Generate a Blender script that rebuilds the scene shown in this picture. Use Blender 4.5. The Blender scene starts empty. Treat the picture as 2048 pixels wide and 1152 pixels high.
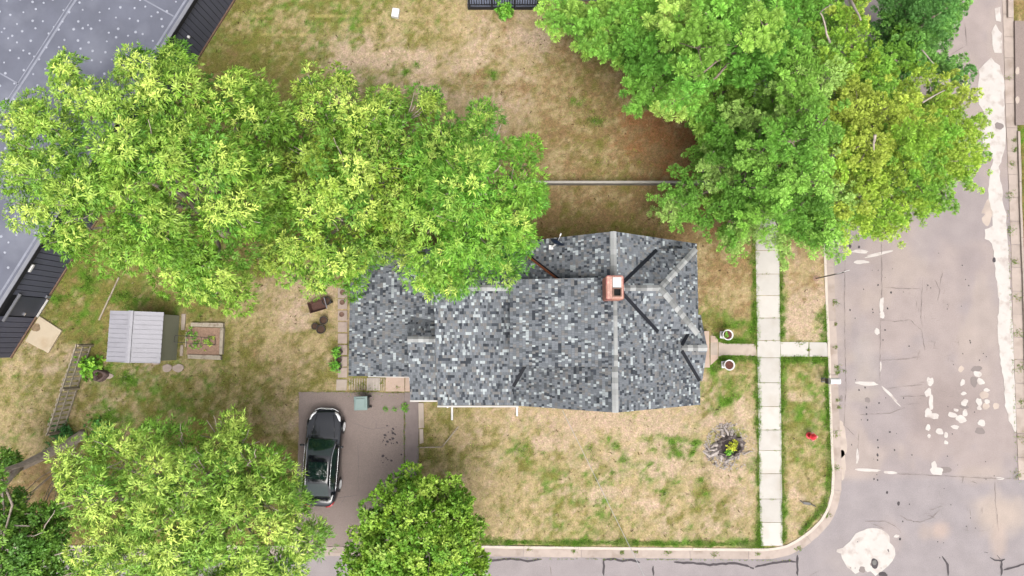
import bpy, bmesh, math, random
import numpy as np
from mathutils import Vector, Matrix

# ------------------------------------------------------------------ camera, sky, sun, exposure
CAM_H, FPX = 36.0, 1365.0
TILT = math.atan(108 / 1365.0)
scene = bpy.context.scene
COL = scene.collection
cam_d = bpy.data.cameras.new('camera')
cam_d.sensor_width = 36.0
cam_d.lens = 36.0 * FPX / 2048.0
cam_d.clip_start, cam_d.clip_end = 0.5, 2000.0
cam = bpy.data.objects.new('camera', cam_d)
cam.location = (0, 0, CAM_H)
cam.rotation_euler = (TILT, 0, 0)
COL.objects.link(cam)
scene.camera = cam

SUN_EL, SUN_AZ = 66.0, 165.0          # azimuth clockwise from +Y
world = bpy.data.worlds.new('World')
scene.world = world
world.use_nodes = True
wn = world.node_tree
wn.nodes.clear()
w_out = wn.nodes.new('ShaderNodeOutputWorld')
w_bg = wn.nodes.new('ShaderNodeBackground')
w_sky = wn.nodes.new('ShaderNodeTexSky')
w_hs = wn.nodes.new('ShaderNodeHueSaturation')
w_sky.sky_type = 'NISHITA'
w_sky.sun_disc = False
w_sky.sun_elevation = math.radians(SUN_EL)
w_sky.sun_rotation = math.radians(SUN_AZ)
w_sky.air_density = 1.0
w_sky.dust_density = 6.0
w_sky.ozone_density = 1.0
w_hs.inputs['Saturation'].default_value = 0.22      # overcast: a grey sky
w_bg.inputs['Strength'].default_value = 0.135
wn.links.new(w_sky.outputs[0], w_hs.inputs['Color'])
wn.links.new(w_hs.outputs[0], w_bg.inputs['Color'])
wn.links.new(w_bg.outputs[0], w_out.inputs['Surface'])

sun_d = bpy.data.lights.new('sun', 'SUN')
sun_d.energy = 1.2
sun_d.angle = math.radians(45)
sun_d.color = (1.0, 0.95, 0.87)
sun = bpy.data.objects.new('sun', sun_d)
COL.objects.link(sun)
_el, _az = math.radians(SUN_EL), math.radians(SUN_AZ)
_to = Vector((math.sin(_az) * math.cos(_el), math.cos(_az) * math.cos(_el), math.sin(_el)))
sun.rotation_euler = _to.to_track_quat('Z', 'Y').to_euler()
sun.location = (0, 0, 60)

vs = scene.view_settings
vs.view_transform = 'Standard'
vs.look = 'None'
vs.gamma = 1.0
vs.use_curve_mapping = False
vs.exposure = 1.38

# ------------------------------------------------------------------ helpers
K = 0.36                                  # photo brightness -> albedo
def lin(c):
    c = np.asarray(c, float) / 255.0
    return np.where(c <= 0.04045, c / 12.92, ((c + 0.055) / 1.055) ** 2.4)
def A(r, g, b, k=K):
    v = lin((r, g, b)) * k
    return (float(v[0]), float(v[1]), float(v[2]))

_c, _s = math.cos(TILT), math.sin(TILT)
def at(px, py, z=0.0):
    x = (px - 1024) / FPX; y = -(py - 576) / FPX
    dy = y * _c + _s; dz = y * _s - _c
    t = (CAM_H - z) / -dz
    return Vector((x * t, dy * t, z))
def proj(x, y, z):                        # world -> photo pixel (numpy)
    zz = z - CAM_H
    yc = y * _c + zz * _s
    zc = -y * _s + zz * _c
    return 1024 + FPX * x / -zc, 576 - FPX * yc / -zc
def ppm(z): return FPX / (CAM_H - z)      # pixels per metre at a height

def ssm(a, b, x):
    t = np.clip((x - a) / (b - a), 0, 1)
    return t * t * (3 - 2 * t)
def vnoise(x, y, seed=0):
    xi = np.floor(x).astype(np.int64); yi = np.floor(y).astype(np.int64)
    fx = x - xi; fy = y - yi
    fx = fx * fx * (3 - 2 * fx); fy = fy * fy * (3 - 2 * fy)
    def h(a, b):
        n = (a * 374761393 + b * 668265263 + seed * 974634721) & 0xffffffff
        n = ((n ^ (n >> 13)) * 1274126177) & 0xffffffff
        return ((n ^ (n >> 16)) & 0xffff) / 65535.0
    return (h(xi, yi) * (1 - fx) + h(xi + 1, yi) * fx) * (1 - fy) + (h(xi, yi + 1) * (1 - fx) + h(xi + 1, yi + 1) * fx) * fy
def fbm(x, y, seed=0, octv=4):
    s = 0; a = 0.5; t = 0
    for i in range(octv):
        s = s + a * vnoise(x * 2 ** i + 17.3 * i, y * 2 ** i - 9.1 * i, seed + i); t += a; a *= 0.55
    return s / t
def in_poly(x, y, poly):
    r = np.zeros(np.shape(x), bool)
    n = len(poly)
    for i in range(n):
        x1, y1 = poly[i][0], poly[i][1]; x2, y2 = poly[(i + 1) % n][0], poly[(i + 1) % n][1]
        if y1 == y2: continue
        cnd = ((y1 > y) != (y2 > y)) & (x < (x2 - x1) * (y - y1) / (y2 - y1) + x1)
        r ^= cnd
    return r
def seg_dist(x, y, pts):
    d = np.full(np.shape(x), 1e9)
    for (x1, y1), (x2, y2) in zip(pts[:-1], pts[1:]):
        dx, dy = x2 - x1, y2 - y1
        t = np.clip(((x - x1) * dx + (y - y1) * dy) / (dx * dx + dy * dy), 0, 1)
        d = np.minimum(d, np.hypot(x - x1 - t * dx, y - y1 - t * dy))
    return d

def tag(o, label=None, cat=None, group=None, kind=None):
    if label: o['label'] = label
    if cat: o['category'] = cat
    if group: o['group'] = group
    if kind: o['kind'] = kind
    return o
def thing(name, label, cat, loc=(0, 0, 0), rz=0.0, group=None, kind=None):
    o = bpy.data.objects.new(name, None)
    o.empty_display_size = 0.2
    COL.objects.link(o)
    o.location = loc; o.rotation_euler = (0, 0, rz)
    return tag(o, label, cat, group, kind)
def copy_tree(o, parent=None):
    c = o.copy(); COL.objects.link(c); c.parent = parent
    for ch in list(o.children): copy_tree(ch, c)
    return c

class MB:
    def __init__(s): s.v = []; s.f = []; s.c = []
    def add(s, vs_, fs, col=None):
        b = len(s.v)
        s.v += [tuple(p) for p in vs_]
        for f in fs:
            s.f.append([i + b for i in f]); s.c.append(col)
        return s
    def box(s, cx, cy, cz, sx, sy, sz, rz=0.0, col=None, M=None):
        p = []
        ca, sa = math.cos(rz), math.sin(rz)
        for dz in (-.5, .5):
            for dx, dy in ((-.5, -.5), (.5, -.5), (.5, .5), (-.5, .5)):
                x, y = dx * sx, dy * sy
                q = Vector((cx + x * ca - y * sa, cy + x * sa + y * ca, cz + dz * sz))
                p.append(M @ q if M else q)
        return s.add(p, [(0, 3, 2, 1), (4, 5, 6, 7), (0, 1, 5, 4), (1, 2, 6, 5), (2, 3, 7, 6), (3, 0, 4, 7)], col)
    def bar(s, a, b, w, h, col=None, up=Vector((0, 0, 1))):        # a box from a to b, w across, h along 'up'
        a, b = Vector(a), Vector(b); d = (b - a).normalized()
        sd = d.cross(up)
        if sd.length < 1e-4: sd = d.cross(Vector((1, 0, 0)))
        sd.normalize(); u = sd.cross(d).normalized()
        p = []
        for q in (a, b):
            for i, j in ((-1, -1), (1, -1), (1, 1), (-1, 1)):
                p.append(q + sd * (i * w / 2) + u * (j * h / 2))
        return s.add(p, [(0, 1, 2, 3), (7, 6, 5, 4), (0, 4, 5, 1), (1, 5, 6, 2), (2, 6, 7, 3), (3, 7, 4, 0)], col)
    def prism(s, poly, z0, z1, col=None):
        n = len(poly)
        p = [(q[0], q[1], z0) for q in poly] + [(q[0], q[1], z1) for q in poly]
        f = [tuple(range(n - 1, -1, -1)), tuple(range(n, 2 * n))]
        f += [(i, (i + 1) % n, n + (i + 1) % n, n + i) for i in range(n)]
        return s.add(p, f, col)
    def slab(s, poly3, t, col=None):                                # 3-D polygon thickened downwards
        n = len(poly3)
        p = [Vector(q) - Vector((0, 0, t)) for q in poly3] + [Vector(q) for q in poly3]
        f = [tuple(range(n - 1, -1, -1)), tuple(range(n, 2 * n))]
        f += [(i, (i + 1) % n, n + (i + 1) % n, n + i) for i in range(n)]
        return s.add(p, f, col)
    def tube(s, pts, rad, n=8, caps=True, col=None):
        pts = [Vector(p) for p in pts]
        if not hasattr(rad, '__len__'): rad = [rad] * len(pts)
        rings = []; b = len(s.v); prev = None
        for i, p in enumerate(pts):
            d = (pts[min(i + 1, len(pts) - 1)] - pts[max(i - 1, 0)]).normalized()
            if prev is None:
                u = d.cross(Vector((0, 0, 1)))
                if u.length < 1e-3: u = d.cross(Vector((1, 0, 0)))
            else: u = prev - d * prev.dot(d)
            u.normalize(); prev = u; w = d.cross(u)
            for k in range(n):
                a = 2 * math.pi * k / n
                s.v.append(tuple(p + (u * math.cos(a) + w * math.sin(a)) * rad[i]))
        for i in range(len(pts) - 1):
            for k in range(n):
                k2 = (k + 1) % n
                s.f.append([b + i * n + k2, b + i * n + k, b + (i + 1) * n + k, b + (i + 1) * n + k2]); s.c.append(col)
        if caps:
            s.f.append([b + k for k in range(n)]); s.c.append(col)
            s.f.append([b + (len(pts) - 1) * n + k for k in range(n - 1, -1, -1)]); s.c.append(col)
        return s
    def lathe(s, prof, n=20, c=(0, 0, 0), M=None, col=None, sq=None):
        b = len(s.v)
        for r, z in prof:
            for k in range(n):
                a = 2 * math.pi * k / n
                q = Vector((c[0] + r * math.cos(a), c[1] + r * math.sin(a), c[2] + z))
                s.v.append(tuple(M @ q if M else q))
        for i in range(len(prof) - 1):
            for k in range(n):
                k2 = (k + 1) % n
                s.f.append([b + i * n + k, b + i * n + k2, b + (i + 1) * n + k2, b + (i + 1) * n + k]); s.c.append(col)
        s.f.append([b + k for k in range(n - 1, -1, -1)]); s.c.append(col)
        s.f.append([b + (len(prof) - 1) * n + k for k in range(n)]); s.c.append(col)
        return s
    def build(s, name, mat, parent=None, smooth=False, world=True, bevel=0.0, label=None, kind=None, subsurf=0):
        me = bpy.data.meshes.new(name)
        off = Vector((0, 0, 0))
        inv = None
        if parent is not None and world:
            inv = world_matrix(parent).inverted()
        vv = [tuple(inv @ Vector(p)) for p in s.v] if inv is not None else s.v
        me.from_pydata(vv, [], s.f)
        if any(c is not None for c in s.c):
            at_ = me.color_attributes.new('col', 'FLOAT_COLOR', 'CORNER')
            buf = []
            for f, c in zip(s.f, s.c):
                c = c or (0.5, 0.5, 0.5)
                buf += [c[0], c[1], c[2], 1.0] * len(f)
            at_.data.foreach_set('color', buf)
        if smooth: me.polygons.foreach_set('use_smooth', [True] * len(me.polygons))
        me.materials.append(mat)
        me.update()
        o = bpy.data.objects.new(name, me)
        COL.objects.link(o)
        if parent is not None: o.parent = parent
        if bevel > 0:
            m = o.modifiers.new('bevel', 'BEVEL'); m.width = bevel; m.segments = 2; m.limit_method = 'ANGLE'
        if subsurf:
            m = o.modifiers.new('sub', 'SUBSURF'); m.levels = subsurf; m.render_levels = subsurf
        return tag(o, label, None, None, kind)
def world_matrix(o):
    m = Matrix.LocRotScale(o.location, o.rotation_euler, o.scale)
    return world_matrix(o.parent) @ m if o.parent else m
def np_mesh(name, verts, quads_or_tris, k, cols, mat, parent=None, inv_loc=None, kind=None):
    """fast mesh from numpy arrays: k = 3 or 4 corners per face, cols per vertex"""
    me = bpy.data.meshes.new(name)
    n = len(verts); nf = len(quads_or_tris)
    v = np.asarray(verts, np.float32)
    if inv_loc is not None: v = v - np.asarray(inv_loc, np.float32)
    me.vertices.add(n); me.vertices.foreach_set('co', v.ravel())
    me.loops.add(nf * k); me.loops.foreach_set('vertex_index', np.asarray(quads_or_tris, np.int32).ravel())
    me.polygons.add(nf)
    me.polygons.foreach_set('loop_start', np.arange(nf, dtype=np.int32) * k)
    me.polygons.foreach_set('loop_total', np.full(nf, k, np.int32))
    if cols is not None:
        a = me.color_attributes.new('col', 'FLOAT_COLOR', 'POINT')
        c4 = np.ones((n, 4), np.float32); c4[:, :3] = cols
        a.data.foreach_set('color', c4.ravel())
    me.materials.append(mat)
    me.update(calc_edges=True)
    o = bpy.data.objects.new(name, me)
    COL.objects.link(o)
    if parent is not None: o.parent = parent
    if kind: o['kind'] = kind
    return o

# ------------------------------------------------------------------ materials
def new_mat(name):
    m = bpy.data.materials.new(name); m.use_nodes = True
    nt = m.node_tree
    return m, nt, nt.nodes['Principled BSDF']
def mat(name, col, rough=0.8, var=0.12, scale=6.0, bump=0.0, bscale=40.0, metal=0.0, spec=0.3, attr=False, stain=None, coat=0.0, tex='Object', objrand=0.0):
    """principled + two noises for uneven tone; attr=True multiplies the face colour attribute 'col'"""
    m, nt, p = new_mat(name)
    N, L = nt.nodes, nt.links
    tc = N.new('ShaderNodeTexCoord')
    n1 = N.new('ShaderNodeTexNoise'); n1.inputs['Scale'].default_value = scale; n1.inputs['Detail'].default_value = 6; n1.inputs['Roughness'].default_value = .65
    L.new(tc.outputs[tex], n1.inputs['Vector'])
    mr = N.new('ShaderNodeMapRange')
    mr.inputs['From Min'].default_value = 0.3; mr.inputs['From Max'].default_value = 0.7
    mr.inputs['To Min'].default_value = 1 - var; mr.inputs['To Max'].default_value = 1 + var
    L.new(n1.outputs['Fac'], mr.inputs['Value'])
    mul = N.new('ShaderNodeVectorMath'); mul.operation = 'SCALE'
    if attr:
        a = N.new('ShaderNodeAttribute'); a.attribute_name = 'col'
        L.new(a.outputs['Color'], mul.inputs[0])
    else: mul.inputs[0].default_value = col
    L.new(mr.outputs[0], mul.inputs['Scale'])
    out = mul.outputs[0]
    if stain:
        n2 = N.new('ShaderNodeTexNoise'); n2.inputs['Scale'].default_value = stain[1]; n2.inputs['Detail'].default_value = 5
        L.new(tc.outputs[tex], n2.inputs['Vector'])
        r2 = N.new('ShaderNodeMapRange'); r2.inputs['From Min'].default_value = .52; r2.inputs['From Max'].default_value = .68
        r2.inputs['To Max'].default_value = stain[2]
        L.new(n2.outputs['Fac'], r2.inputs['Value'])
        mx = N.new('ShaderNodeMix'); mx.data_type = 'RGBA'
        L.new(r2.outputs[0], mx.inputs['Factor']); L.new(out, mx.inputs['A']); mx.inputs['B'].default_value = (*stain[0], 1)
        out = mx.outputs['Result']
    if objrand:
        oi = N.new('ShaderNodeObjectInfo'); ro = N.new('ShaderNodeMapRange'); ro.inputs['To Min'].default_value = 1 - objrand; ro.inputs['To Max'].default_value = 1 + objrand * .4
        L.new(oi.outputs['Random'], ro.inputs['Value']); sc_ = N.new('ShaderNodeVectorMath'); sc_.operation = 'SCALE'
        L.new(out, sc_.inputs[0]); L.new(ro.outputs[0], sc_.inputs['Scale']); out = sc_.outputs[0]
    L.new(out, p.inputs['Base Color'])
    p.inputs['Roughness'].default_value = rough
    p.inputs['Metallic'].default_value = metal
    p.inputs['Specular IOR Level'].default_value = spec
    p.inputs['Coat Weight'].default_value = coat
    if bump > 0:
        n3 = N.new('ShaderNodeTexNoise'); n3.inputs['Scale'].default_value = bscale; n3.inputs['Detail'].default_value = 4
        L.new(tc.outputs[tex], n3.inputs['Vector'])
        bp = N.new('ShaderNodeBump'); bp.inputs['Strength'].default_value = bump; bp.inputs['Distance'].default_value = 0.02
        L.new(n3.outputs['Fac'], bp.inputs['Height']); L.new(bp.outputs[0], p.inputs['Normal'])
    return m
def leaf_mat(name, trans=0.14, rough=0.5):
    m, nt, p = new_mat(name)
    N, L = nt.nodes, nt.links
    a = N.new('ShaderNodeAttribute'); a.attribute_name = 'col'
    L.new(a.outputs['Color'], p.inputs['Base Color'])
    p.inputs['Roughness'].default_value = rough
    p.inputs['Specular IOR Level'].default_value = 0.25
    tr = N.new('ShaderNodeBsdfTranslucent')
    g = N.new('ShaderNodeMix'); g.data_type = 'RGBA'; g.blend_type = 'MULTIPLY'; g.inputs['Factor'].default_value = 1
    g.inputs['B'].default_value = (1.25, 1.3, 0.55, 1)
    L.new(a.outputs['Color'], g.inputs['A']); L.new(g.outputs['Result'], tr.inputs['Color'])
    mx = N.new('ShaderNodeMixShader'); mx.inputs[0].default_value = trans
    L.new(p.outputs[0], mx.inputs[1]); L.new(tr.outputs[0], mx.inputs[2])
    L.new(mx.outputs[0], N['Material Output'].inputs['Surface'])
    return m

M = {}
M['concrete'] = mat('concrete', A(236, 230, 222), .9, .06, 1.3, .25, 60, stain=(A(214, 202, 188), 0.8, .5), objrand=.12)
M['concrete_old'] = mat('concrete_old', A(222, 205, 190), .9, .1, 1.5, .35, 50, stain=(A(180, 160, 140), 1.1, .6), objrand=.1)
M['kerb_top'] = mat('kerb_top', A(240, 226, 212), .9, .08, 2, .3, 50)
M['kerb'] = mat('kerb', A(212, 195, 184), .9, .1, 1.5, .35, 50, stain=(A(170, 150, 135), 1.3, .6), objrand=.12)
M['pink_slab'] = mat('pink_slab', A(226, 200, 182), .9, .08, 2, .25, 50, stain=(A(190, 160, 140), 1.4, .5))
M['white_patch'] = mat('white_patch', A(236, 228, 222), .9, .07, 2.0, .4, 40, stain=(A(208, 194, 187), 2.2, .85))
M['pale_patch'] = mat('pale_patch', A(222, 205, 192), .9, .08, 2.0, .3, 40, stain=(A(195, 178, 168), 1.2, .7))
M['grey_patch'] = mat('grey_patch', A(160, 148, 145), .9, .08, 2.0, .3, 40)
M['tar'] = mat('tar', A(84, 76, 80), .75, .2, 5, .2, 30)
M['crack'] = mat('crack', A(158, 144, 141), .95, .2, 8)
M['soil'] = mat('soil', A(92, 70, 56), .95, .35, 9, .8, 30)
M['mulch'] = mat('mulch', A(186, 152, 130), .95, .3, 14, .8, 30)
M['black_plastic'] = mat('black_plastic', (.012, .012, .013), .45, .2, 5)
M['white_paint'] = mat('white_paint', (.41, .405, .4), .55, .06, 4)
M['white_trim'] = mat('white_trim', (.31, .295, .28), .6, .06, 3)
M['siding'] = mat('siding', A(205, 196, 178), .75, .05, 3)
M['wood_grey'] = mat('wood_grey', A(204, 188, 164), .9, .2, 12, .5, 40, stain=(A(150, 132, 110), 5, .6))
M['wood_picket'] = mat('wood_picket', A(238, 222, 200), .9, .2, 12, .5, 40, stain=(A(190, 172, 150), 5, .6))
M['wood_pale'] = mat('wood_pale', A(205, 192, 172), .9, .18, 10, .5, 40, stain=(A(140, 120, 100), 4, .6))
M['bark'] = mat('bark', A(228, 210, 194), .95, .2, 8, .9, 18, stain=(A(160, 142, 126), 4, .6))
M['bark_pine'] = mat('bark_pine', A(176, 158, 142), .95, .3, 8, .9, 18)
M['dead_wood'] = mat('dead_wood', A(214, 202, 196), .95, .22, 14, .8, 40, stain=(A(130, 116, 110), 9, .7))
M['shingle'] = mat('shingle', (1, 1, 1), .95, .16, 45, .5, 160, attr=True)
M['roof_under'] = mat('roof_under', (.03, .031, .034), .9, .1, 5)
M['valley'] = mat('valley', (.006, .007, .010), .6, .2, 3, spec=.15)
M['rust'] = mat('rust', A(150, 86, 52), .8, .4, 10, .3, 40)
M['brick'] = mat('brick', (1, 1, 1), .9, .18, 30, .4, 90, attr=True)
M['mortar'] = mat('mortar', A(215, 190, 178), .95, .12, 20)
M['black'] = mat('black', (.003, .003, .003), .9, .1, 4)
M['grey_metal'] = mat('grey_metal', (.35, .36, .37), .4, .1, 4, metal=.6)
M['shed_metal'] = mat('shed_metal', A(194, 192, 201), .5, .04, 2, spec=.3, stain=(A(178, 176, 184), 1.5, .5))
M['shed_wall'] = mat('shed_wall', A(186, 188, 166), .6, .05, 3)
M['membrane'] = mat('membrane', A(122, 125, 141), .75, .14, .7, .15, 30, stain=(A(150, 153, 168), 0.4, .7))
M['membrane_seam'] = mat('membrane_seam', A(164, 167, 182), .7, .2, 2)
M['fastener'] = mat('fastener', A(196, 200, 214), .7, .1, 5)
M['dark_siding'] = mat('dark_siding', A(112, 114, 134), .6, .08, 2, .1, 30)
M['dark_gap'] = mat('dark_gap', (.006, .006, .008), .9, .1, 3)
M['tan_slab'] = mat('tan_slab', A(236, 218, 190), .9, .05, 1.5, .2, 50, stain=(A(200, 170, 130), 1.0, .5))
M['flashing'] = mat('flashing', A(170, 171, 180), .5, .1, 3, metal=.3)
M['steel_grey'] = mat('steel_grey', A(120, 118, 116), .5, .1, 3, metal=.5)
M['red_paint'] = mat('red_paint', (.42, .02, .03), .45, .12, 8)
M['terracotta'] = mat('terracotta', A(150, 118, 104), .9, .15, 8)
M['rusty_tray'] = mat('rusty_tray', A(104, 72, 62), .85, .3, 10, .4, 40)
M['bin'] = mat('bin', A(140, 164, 160), .5, .08, 3, spec=.4)
M['bin_dark'] = mat('bin_dark', A(58, 70, 70), .55, .1, 3)
M['dish_blue'] = mat('dish_blue', A(48, 66, 96), .5, .1, 3)
M['stone'] = mat('stone', A(208, 188, 176), .9, .12, 6, .5, 30)
M['wall_block'] = mat('wall_block', A(172, 166, 160), .9, .12, 5, .4, 40, stain=(A(130, 124, 116), 2.5, .6))
M['deck_dark'] = mat('deck_dark', (.010, .011, .016), .6, .2, 4)
M['deck_floor'] = mat('deck_floor', A(160, 168, 190), .7, .08, 3)
M['house_grey'] = mat('house_grey', A(200, 200, 204), .7, .05, 3)
M['glass_dark'] = mat('glass_dark', (.02, .02, .025), .08, .1, 2, spec=.6)
M['car_paint'] = mat('car_paint', (.004, .0045, .007), .1, .1, 3, spec=.4, coat=.45)
M['car_glass'] = mat('car_glass', (.006, .016, .013), .04, .1, 3, spec=.5, coat=.3)
M['chrome'] = mat('chrome', (.62, .62, .64), .18, .05, 3, metal=1.0)
M['lamp_clear'] = mat('lamp_clear', (.72, .72, .74), .12, .05, 5, metal=.3, coat=1)
M['lamp_red'] = mat('lamp_red', (.28, .01, .012), .2, .1, 5, coat=1)
M['tyre'] = mat('tyre', (.014, .014, .014), .85, .15, 8)
M['alloy'] = mat('alloy', (.75, .75, .76), .35, .05, 5, metal=.2)
M['wire'] = mat('wire', (.2, .2, .2), .6, .1, 3)
M['pale_branch'] = mat('pale_branch', A(216, 200, 188), .95, .15, 8)
M['leaf'] = leaf_mat('leaf')
M['needle'] = leaf_mat('needle', .14, .55)
M['blade'] = leaf_mat('blade', .5, .8)
M['leaf_paint'] = mat('asphalt_drive', A(174, 157, 150), .95, .2, 26, .8, 70, stain=(A(160, 144, 138), .6, .6))

def road_mat():
    m, nt, p = new_mat('asphalt')
    N, L = nt.nodes, nt.links
    a = N.new('ShaderNodeAttribute'); a.attribute_name = 'col'
    tc = N.new('ShaderNodeTexCoord')
    n1 = N.new('ShaderNodeTexNoise'); n1.inputs['Scale'].default_value = 22; n1.inputs['Detail'].default_value = 5; n1.inputs['Roughness'].default_value = .7
    n2 = N.new('ShaderNodeTexNoise'); n2.inputs['Scale'].default_value = 1.1; n2.inputs['Detail'].default_value = 6
    vo = N.new('ShaderNodeTexVoronoi'); vo.inputs['Scale'].default_value = 55
    for n in (n1, n2, vo): L.new(tc.outputs['Object'], n.inputs['Vector'])
    def rng(sock, lo, hi, f0=.3, f1=.7):
        r = N.new('ShaderNodeMapRange'); r.inputs['From Min'].default_value = f0; r.inputs['From Max'].default_value = f1
        r.inputs['To Min'].default_value = lo; r.inputs['To Max'].default_value = hi; L.new(sock, r.inputs['Value']); return r.outputs[0]
    m1 = N.new('ShaderNodeMath'); m1.operation = 'MULTIPLY'
    L.new(rng(n1.outputs['Fac'], .88, 1.12), m1.inputs[0]); L.new(rng(n2.outputs['Fac'], .93, 1.07), m1.inputs[1])
    m2 = N.new('ShaderNodeMath'); m2.operation = 'MULTIPLY'
    L.new(m1.outputs[0], m2.inputs[0]); L.new(rng(vo.outputs['Distance'], 1.06, .9, 0, .8), m2.inputs[1])
    mul = N.new('ShaderNodeVectorMath'); mul.operation = 'SCALE'
    L.new(a.outputs['Color'], mul.inputs[0]); L.new(m2.outputs[0], mul.inputs['Scale'])
    L.new(mul.outputs[0], p.inputs['Base Color'])
    p.inputs['Roughness'].default_value = .95; p.inputs['Specular IOR Level'].default_value = .2
    b = N.new('ShaderNodeBump'); b.inputs['Strength'].default_value = .5; b.inputs['Distance'].default_value = .01
    L.new(vo.outputs['Distance'], b.inputs['Height']); L.new(b.outputs[0], p.inputs['Normal'])
    return m
M['asphalt'] = road_mat()
def ground_mat():
    m, nt, p = new_mat('lawn_soil')
    N, L = nt.nodes, nt.links
    a = N.new('ShaderNodeAttribute'); a.attribute_name = 'col'
    tc = N.new('ShaderNodeTexCoord')
    def noise(sc, det, rgh=.6):
        n = N.new('ShaderNodeTexNoise'); n.inputs['Scale'].default_value = sc; n.inputs['Detail'].default_value = det; n.inputs['Roughness'].default_value = rgh
        L.new(tc.outputs['Object'], n.inputs['Vector']); return n.outputs['Fac']
    def rng_(sock, lo, hi, f0=.3, f1=.7):
        r = N.new('ShaderNodeMapRange'); r.inputs['From Min'].default_value = f0; r.inputs['From Max'].default_value = f1
        r.inputs['To Min'].default_value = lo; r.inputs['To Max'].default_value = hi; L.new(sock, r.inputs['Value']); return r.outputs[0]
    n1 = noise(4.5, 8, .8); n2 = noise(16, 5, .7); n3 = noise(7.3, 6, .75)
    mm = N.new('ShaderNodeMath'); mm.operation = 'MULTIPLY'; L.new(rng_(n1, .66, 1.34), mm.inputs[0]); L.new(rng_(n2, .66, 1.34), mm.inputs[1])
    tint = N.new('ShaderNodeMix'); tint.data_type = 'RGBA'; L.new(rng_(n3, 0, 1, .36, .64), tint.inputs['Factor'])
    tint.inputs['A'].default_value = (1.10, 1.02, 1.05, 1); tint.inputs['B'].default_value = (.80, .92, .70, 1)
    mt = N.new('ShaderNodeVectorMath'); mt.operation = 'MULTIPLY'; L.new(a.outputs['Color'], mt.inputs[0]); L.new(tint.outputs['Result'], mt.inputs[1])
    mul = N.new('ShaderNodeVectorMath'); mul.operation = 'SCALE'
    L.new(mt.outputs[0], mul.inputs[0]); L.new(mm.outputs[0], mul.inputs['Scale'])
    L.new(mul.outputs[0], p.inputs['Base Color'])
    p.inputs['Roughness'].default_value = 1; p.inputs['Specular IOR Level'].default_value = .1
    b = N.new('ShaderNodeBump'); b.inputs['Strength'].default_value = 1.0; b.inputs['Distance'].default_value = .05
    L.new(n1, b.inputs['Height']); L.new(b.outputs[0], p.inputs['Normal'])
    return m
M['ground'] = ground_mat()

# ------------------------------------------------------------------ the setting: ground, road, kerbs, pavements
rnd = random.Random(7)
LZ = 0.10                                                           # lawn stands a kerb's height above the road
KERB_PX = [(1645, 440), (1651, 600), (1657, 740), (1657.5, 792), (1661, 886), (1664, 948), (1662, 987), (1653, 1019), (1640, 1040),
           (1620, 1060), (1600, 1075), (1574, 1090), (1541, 1097), (1480, 1097), (1300, 1095), (1100, 1093), (960, 1091)]
kerb_w = [at(x, y, .12) for x, y in KERB_PX]
_d0 = (kerb_w[0] - kerb_w[2]).normalized(); _d1 = Vector((-1, 0.0, 0))
kerb_w = [kerb_w[0] + _d0 * t for t in (70, 30, 12)] + kerb_w + [Vector((-8, kerb_w[-1].y, 0)), Vector((-30, kerb_w[-1].y, 0)), Vector((-90, kerb_w[-1].y, 0))]
lawn_poly = [(p.x, p.y) for p in kerb_w] + [(-300, kerb_w[-1].y), (-300, 300), (kerb_w[0].x, 300)]
EAST_PX = [(2005, 20), (2007, 80), (2010, 200), (2015, 320), (2022, 500), (2027, 700), (2033, 860), (2037, 960)]
east_w = [at(x, y, .0) for x, y in EAST_PX]
_e0 = (east_w[0] - east_w[3]).normalized(); _e1 = (east_w[-1] - east_w[-4]).normalized()
east_w = [east_w[0] + _e0 * 60] + east_w
east_poly = [(p.x + .62, p.y) for p in east_w] + [(east_w[-1].x + 3, east_w[-1].y - 2.5), (300, east_w[-1].y - 2.5), (300, 300), (east_w[0].x, 300)]

DRIVE_PX = [(598, 783), (838, 785), (838, 1091), (590, 1091), (592, 1000), (597, 900)]
drive_poly = [tuple(at(x, y, LZ)[:2]) for x, y in DRIVE_PX]
WALK_J = [-60, -15, 30, 75, 120, 165, 210, 255, 300, 345, 410, 455, 501, 548, 591, 636, 681, 715.5, 765.5, 813, 860, 901, 947.5, 998, 1045, 1092]
def walk_x(py):
    t = (py - 470) / 620.0
    return 1511 + 10 * t, 1558 + 7.5 * t

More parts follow.
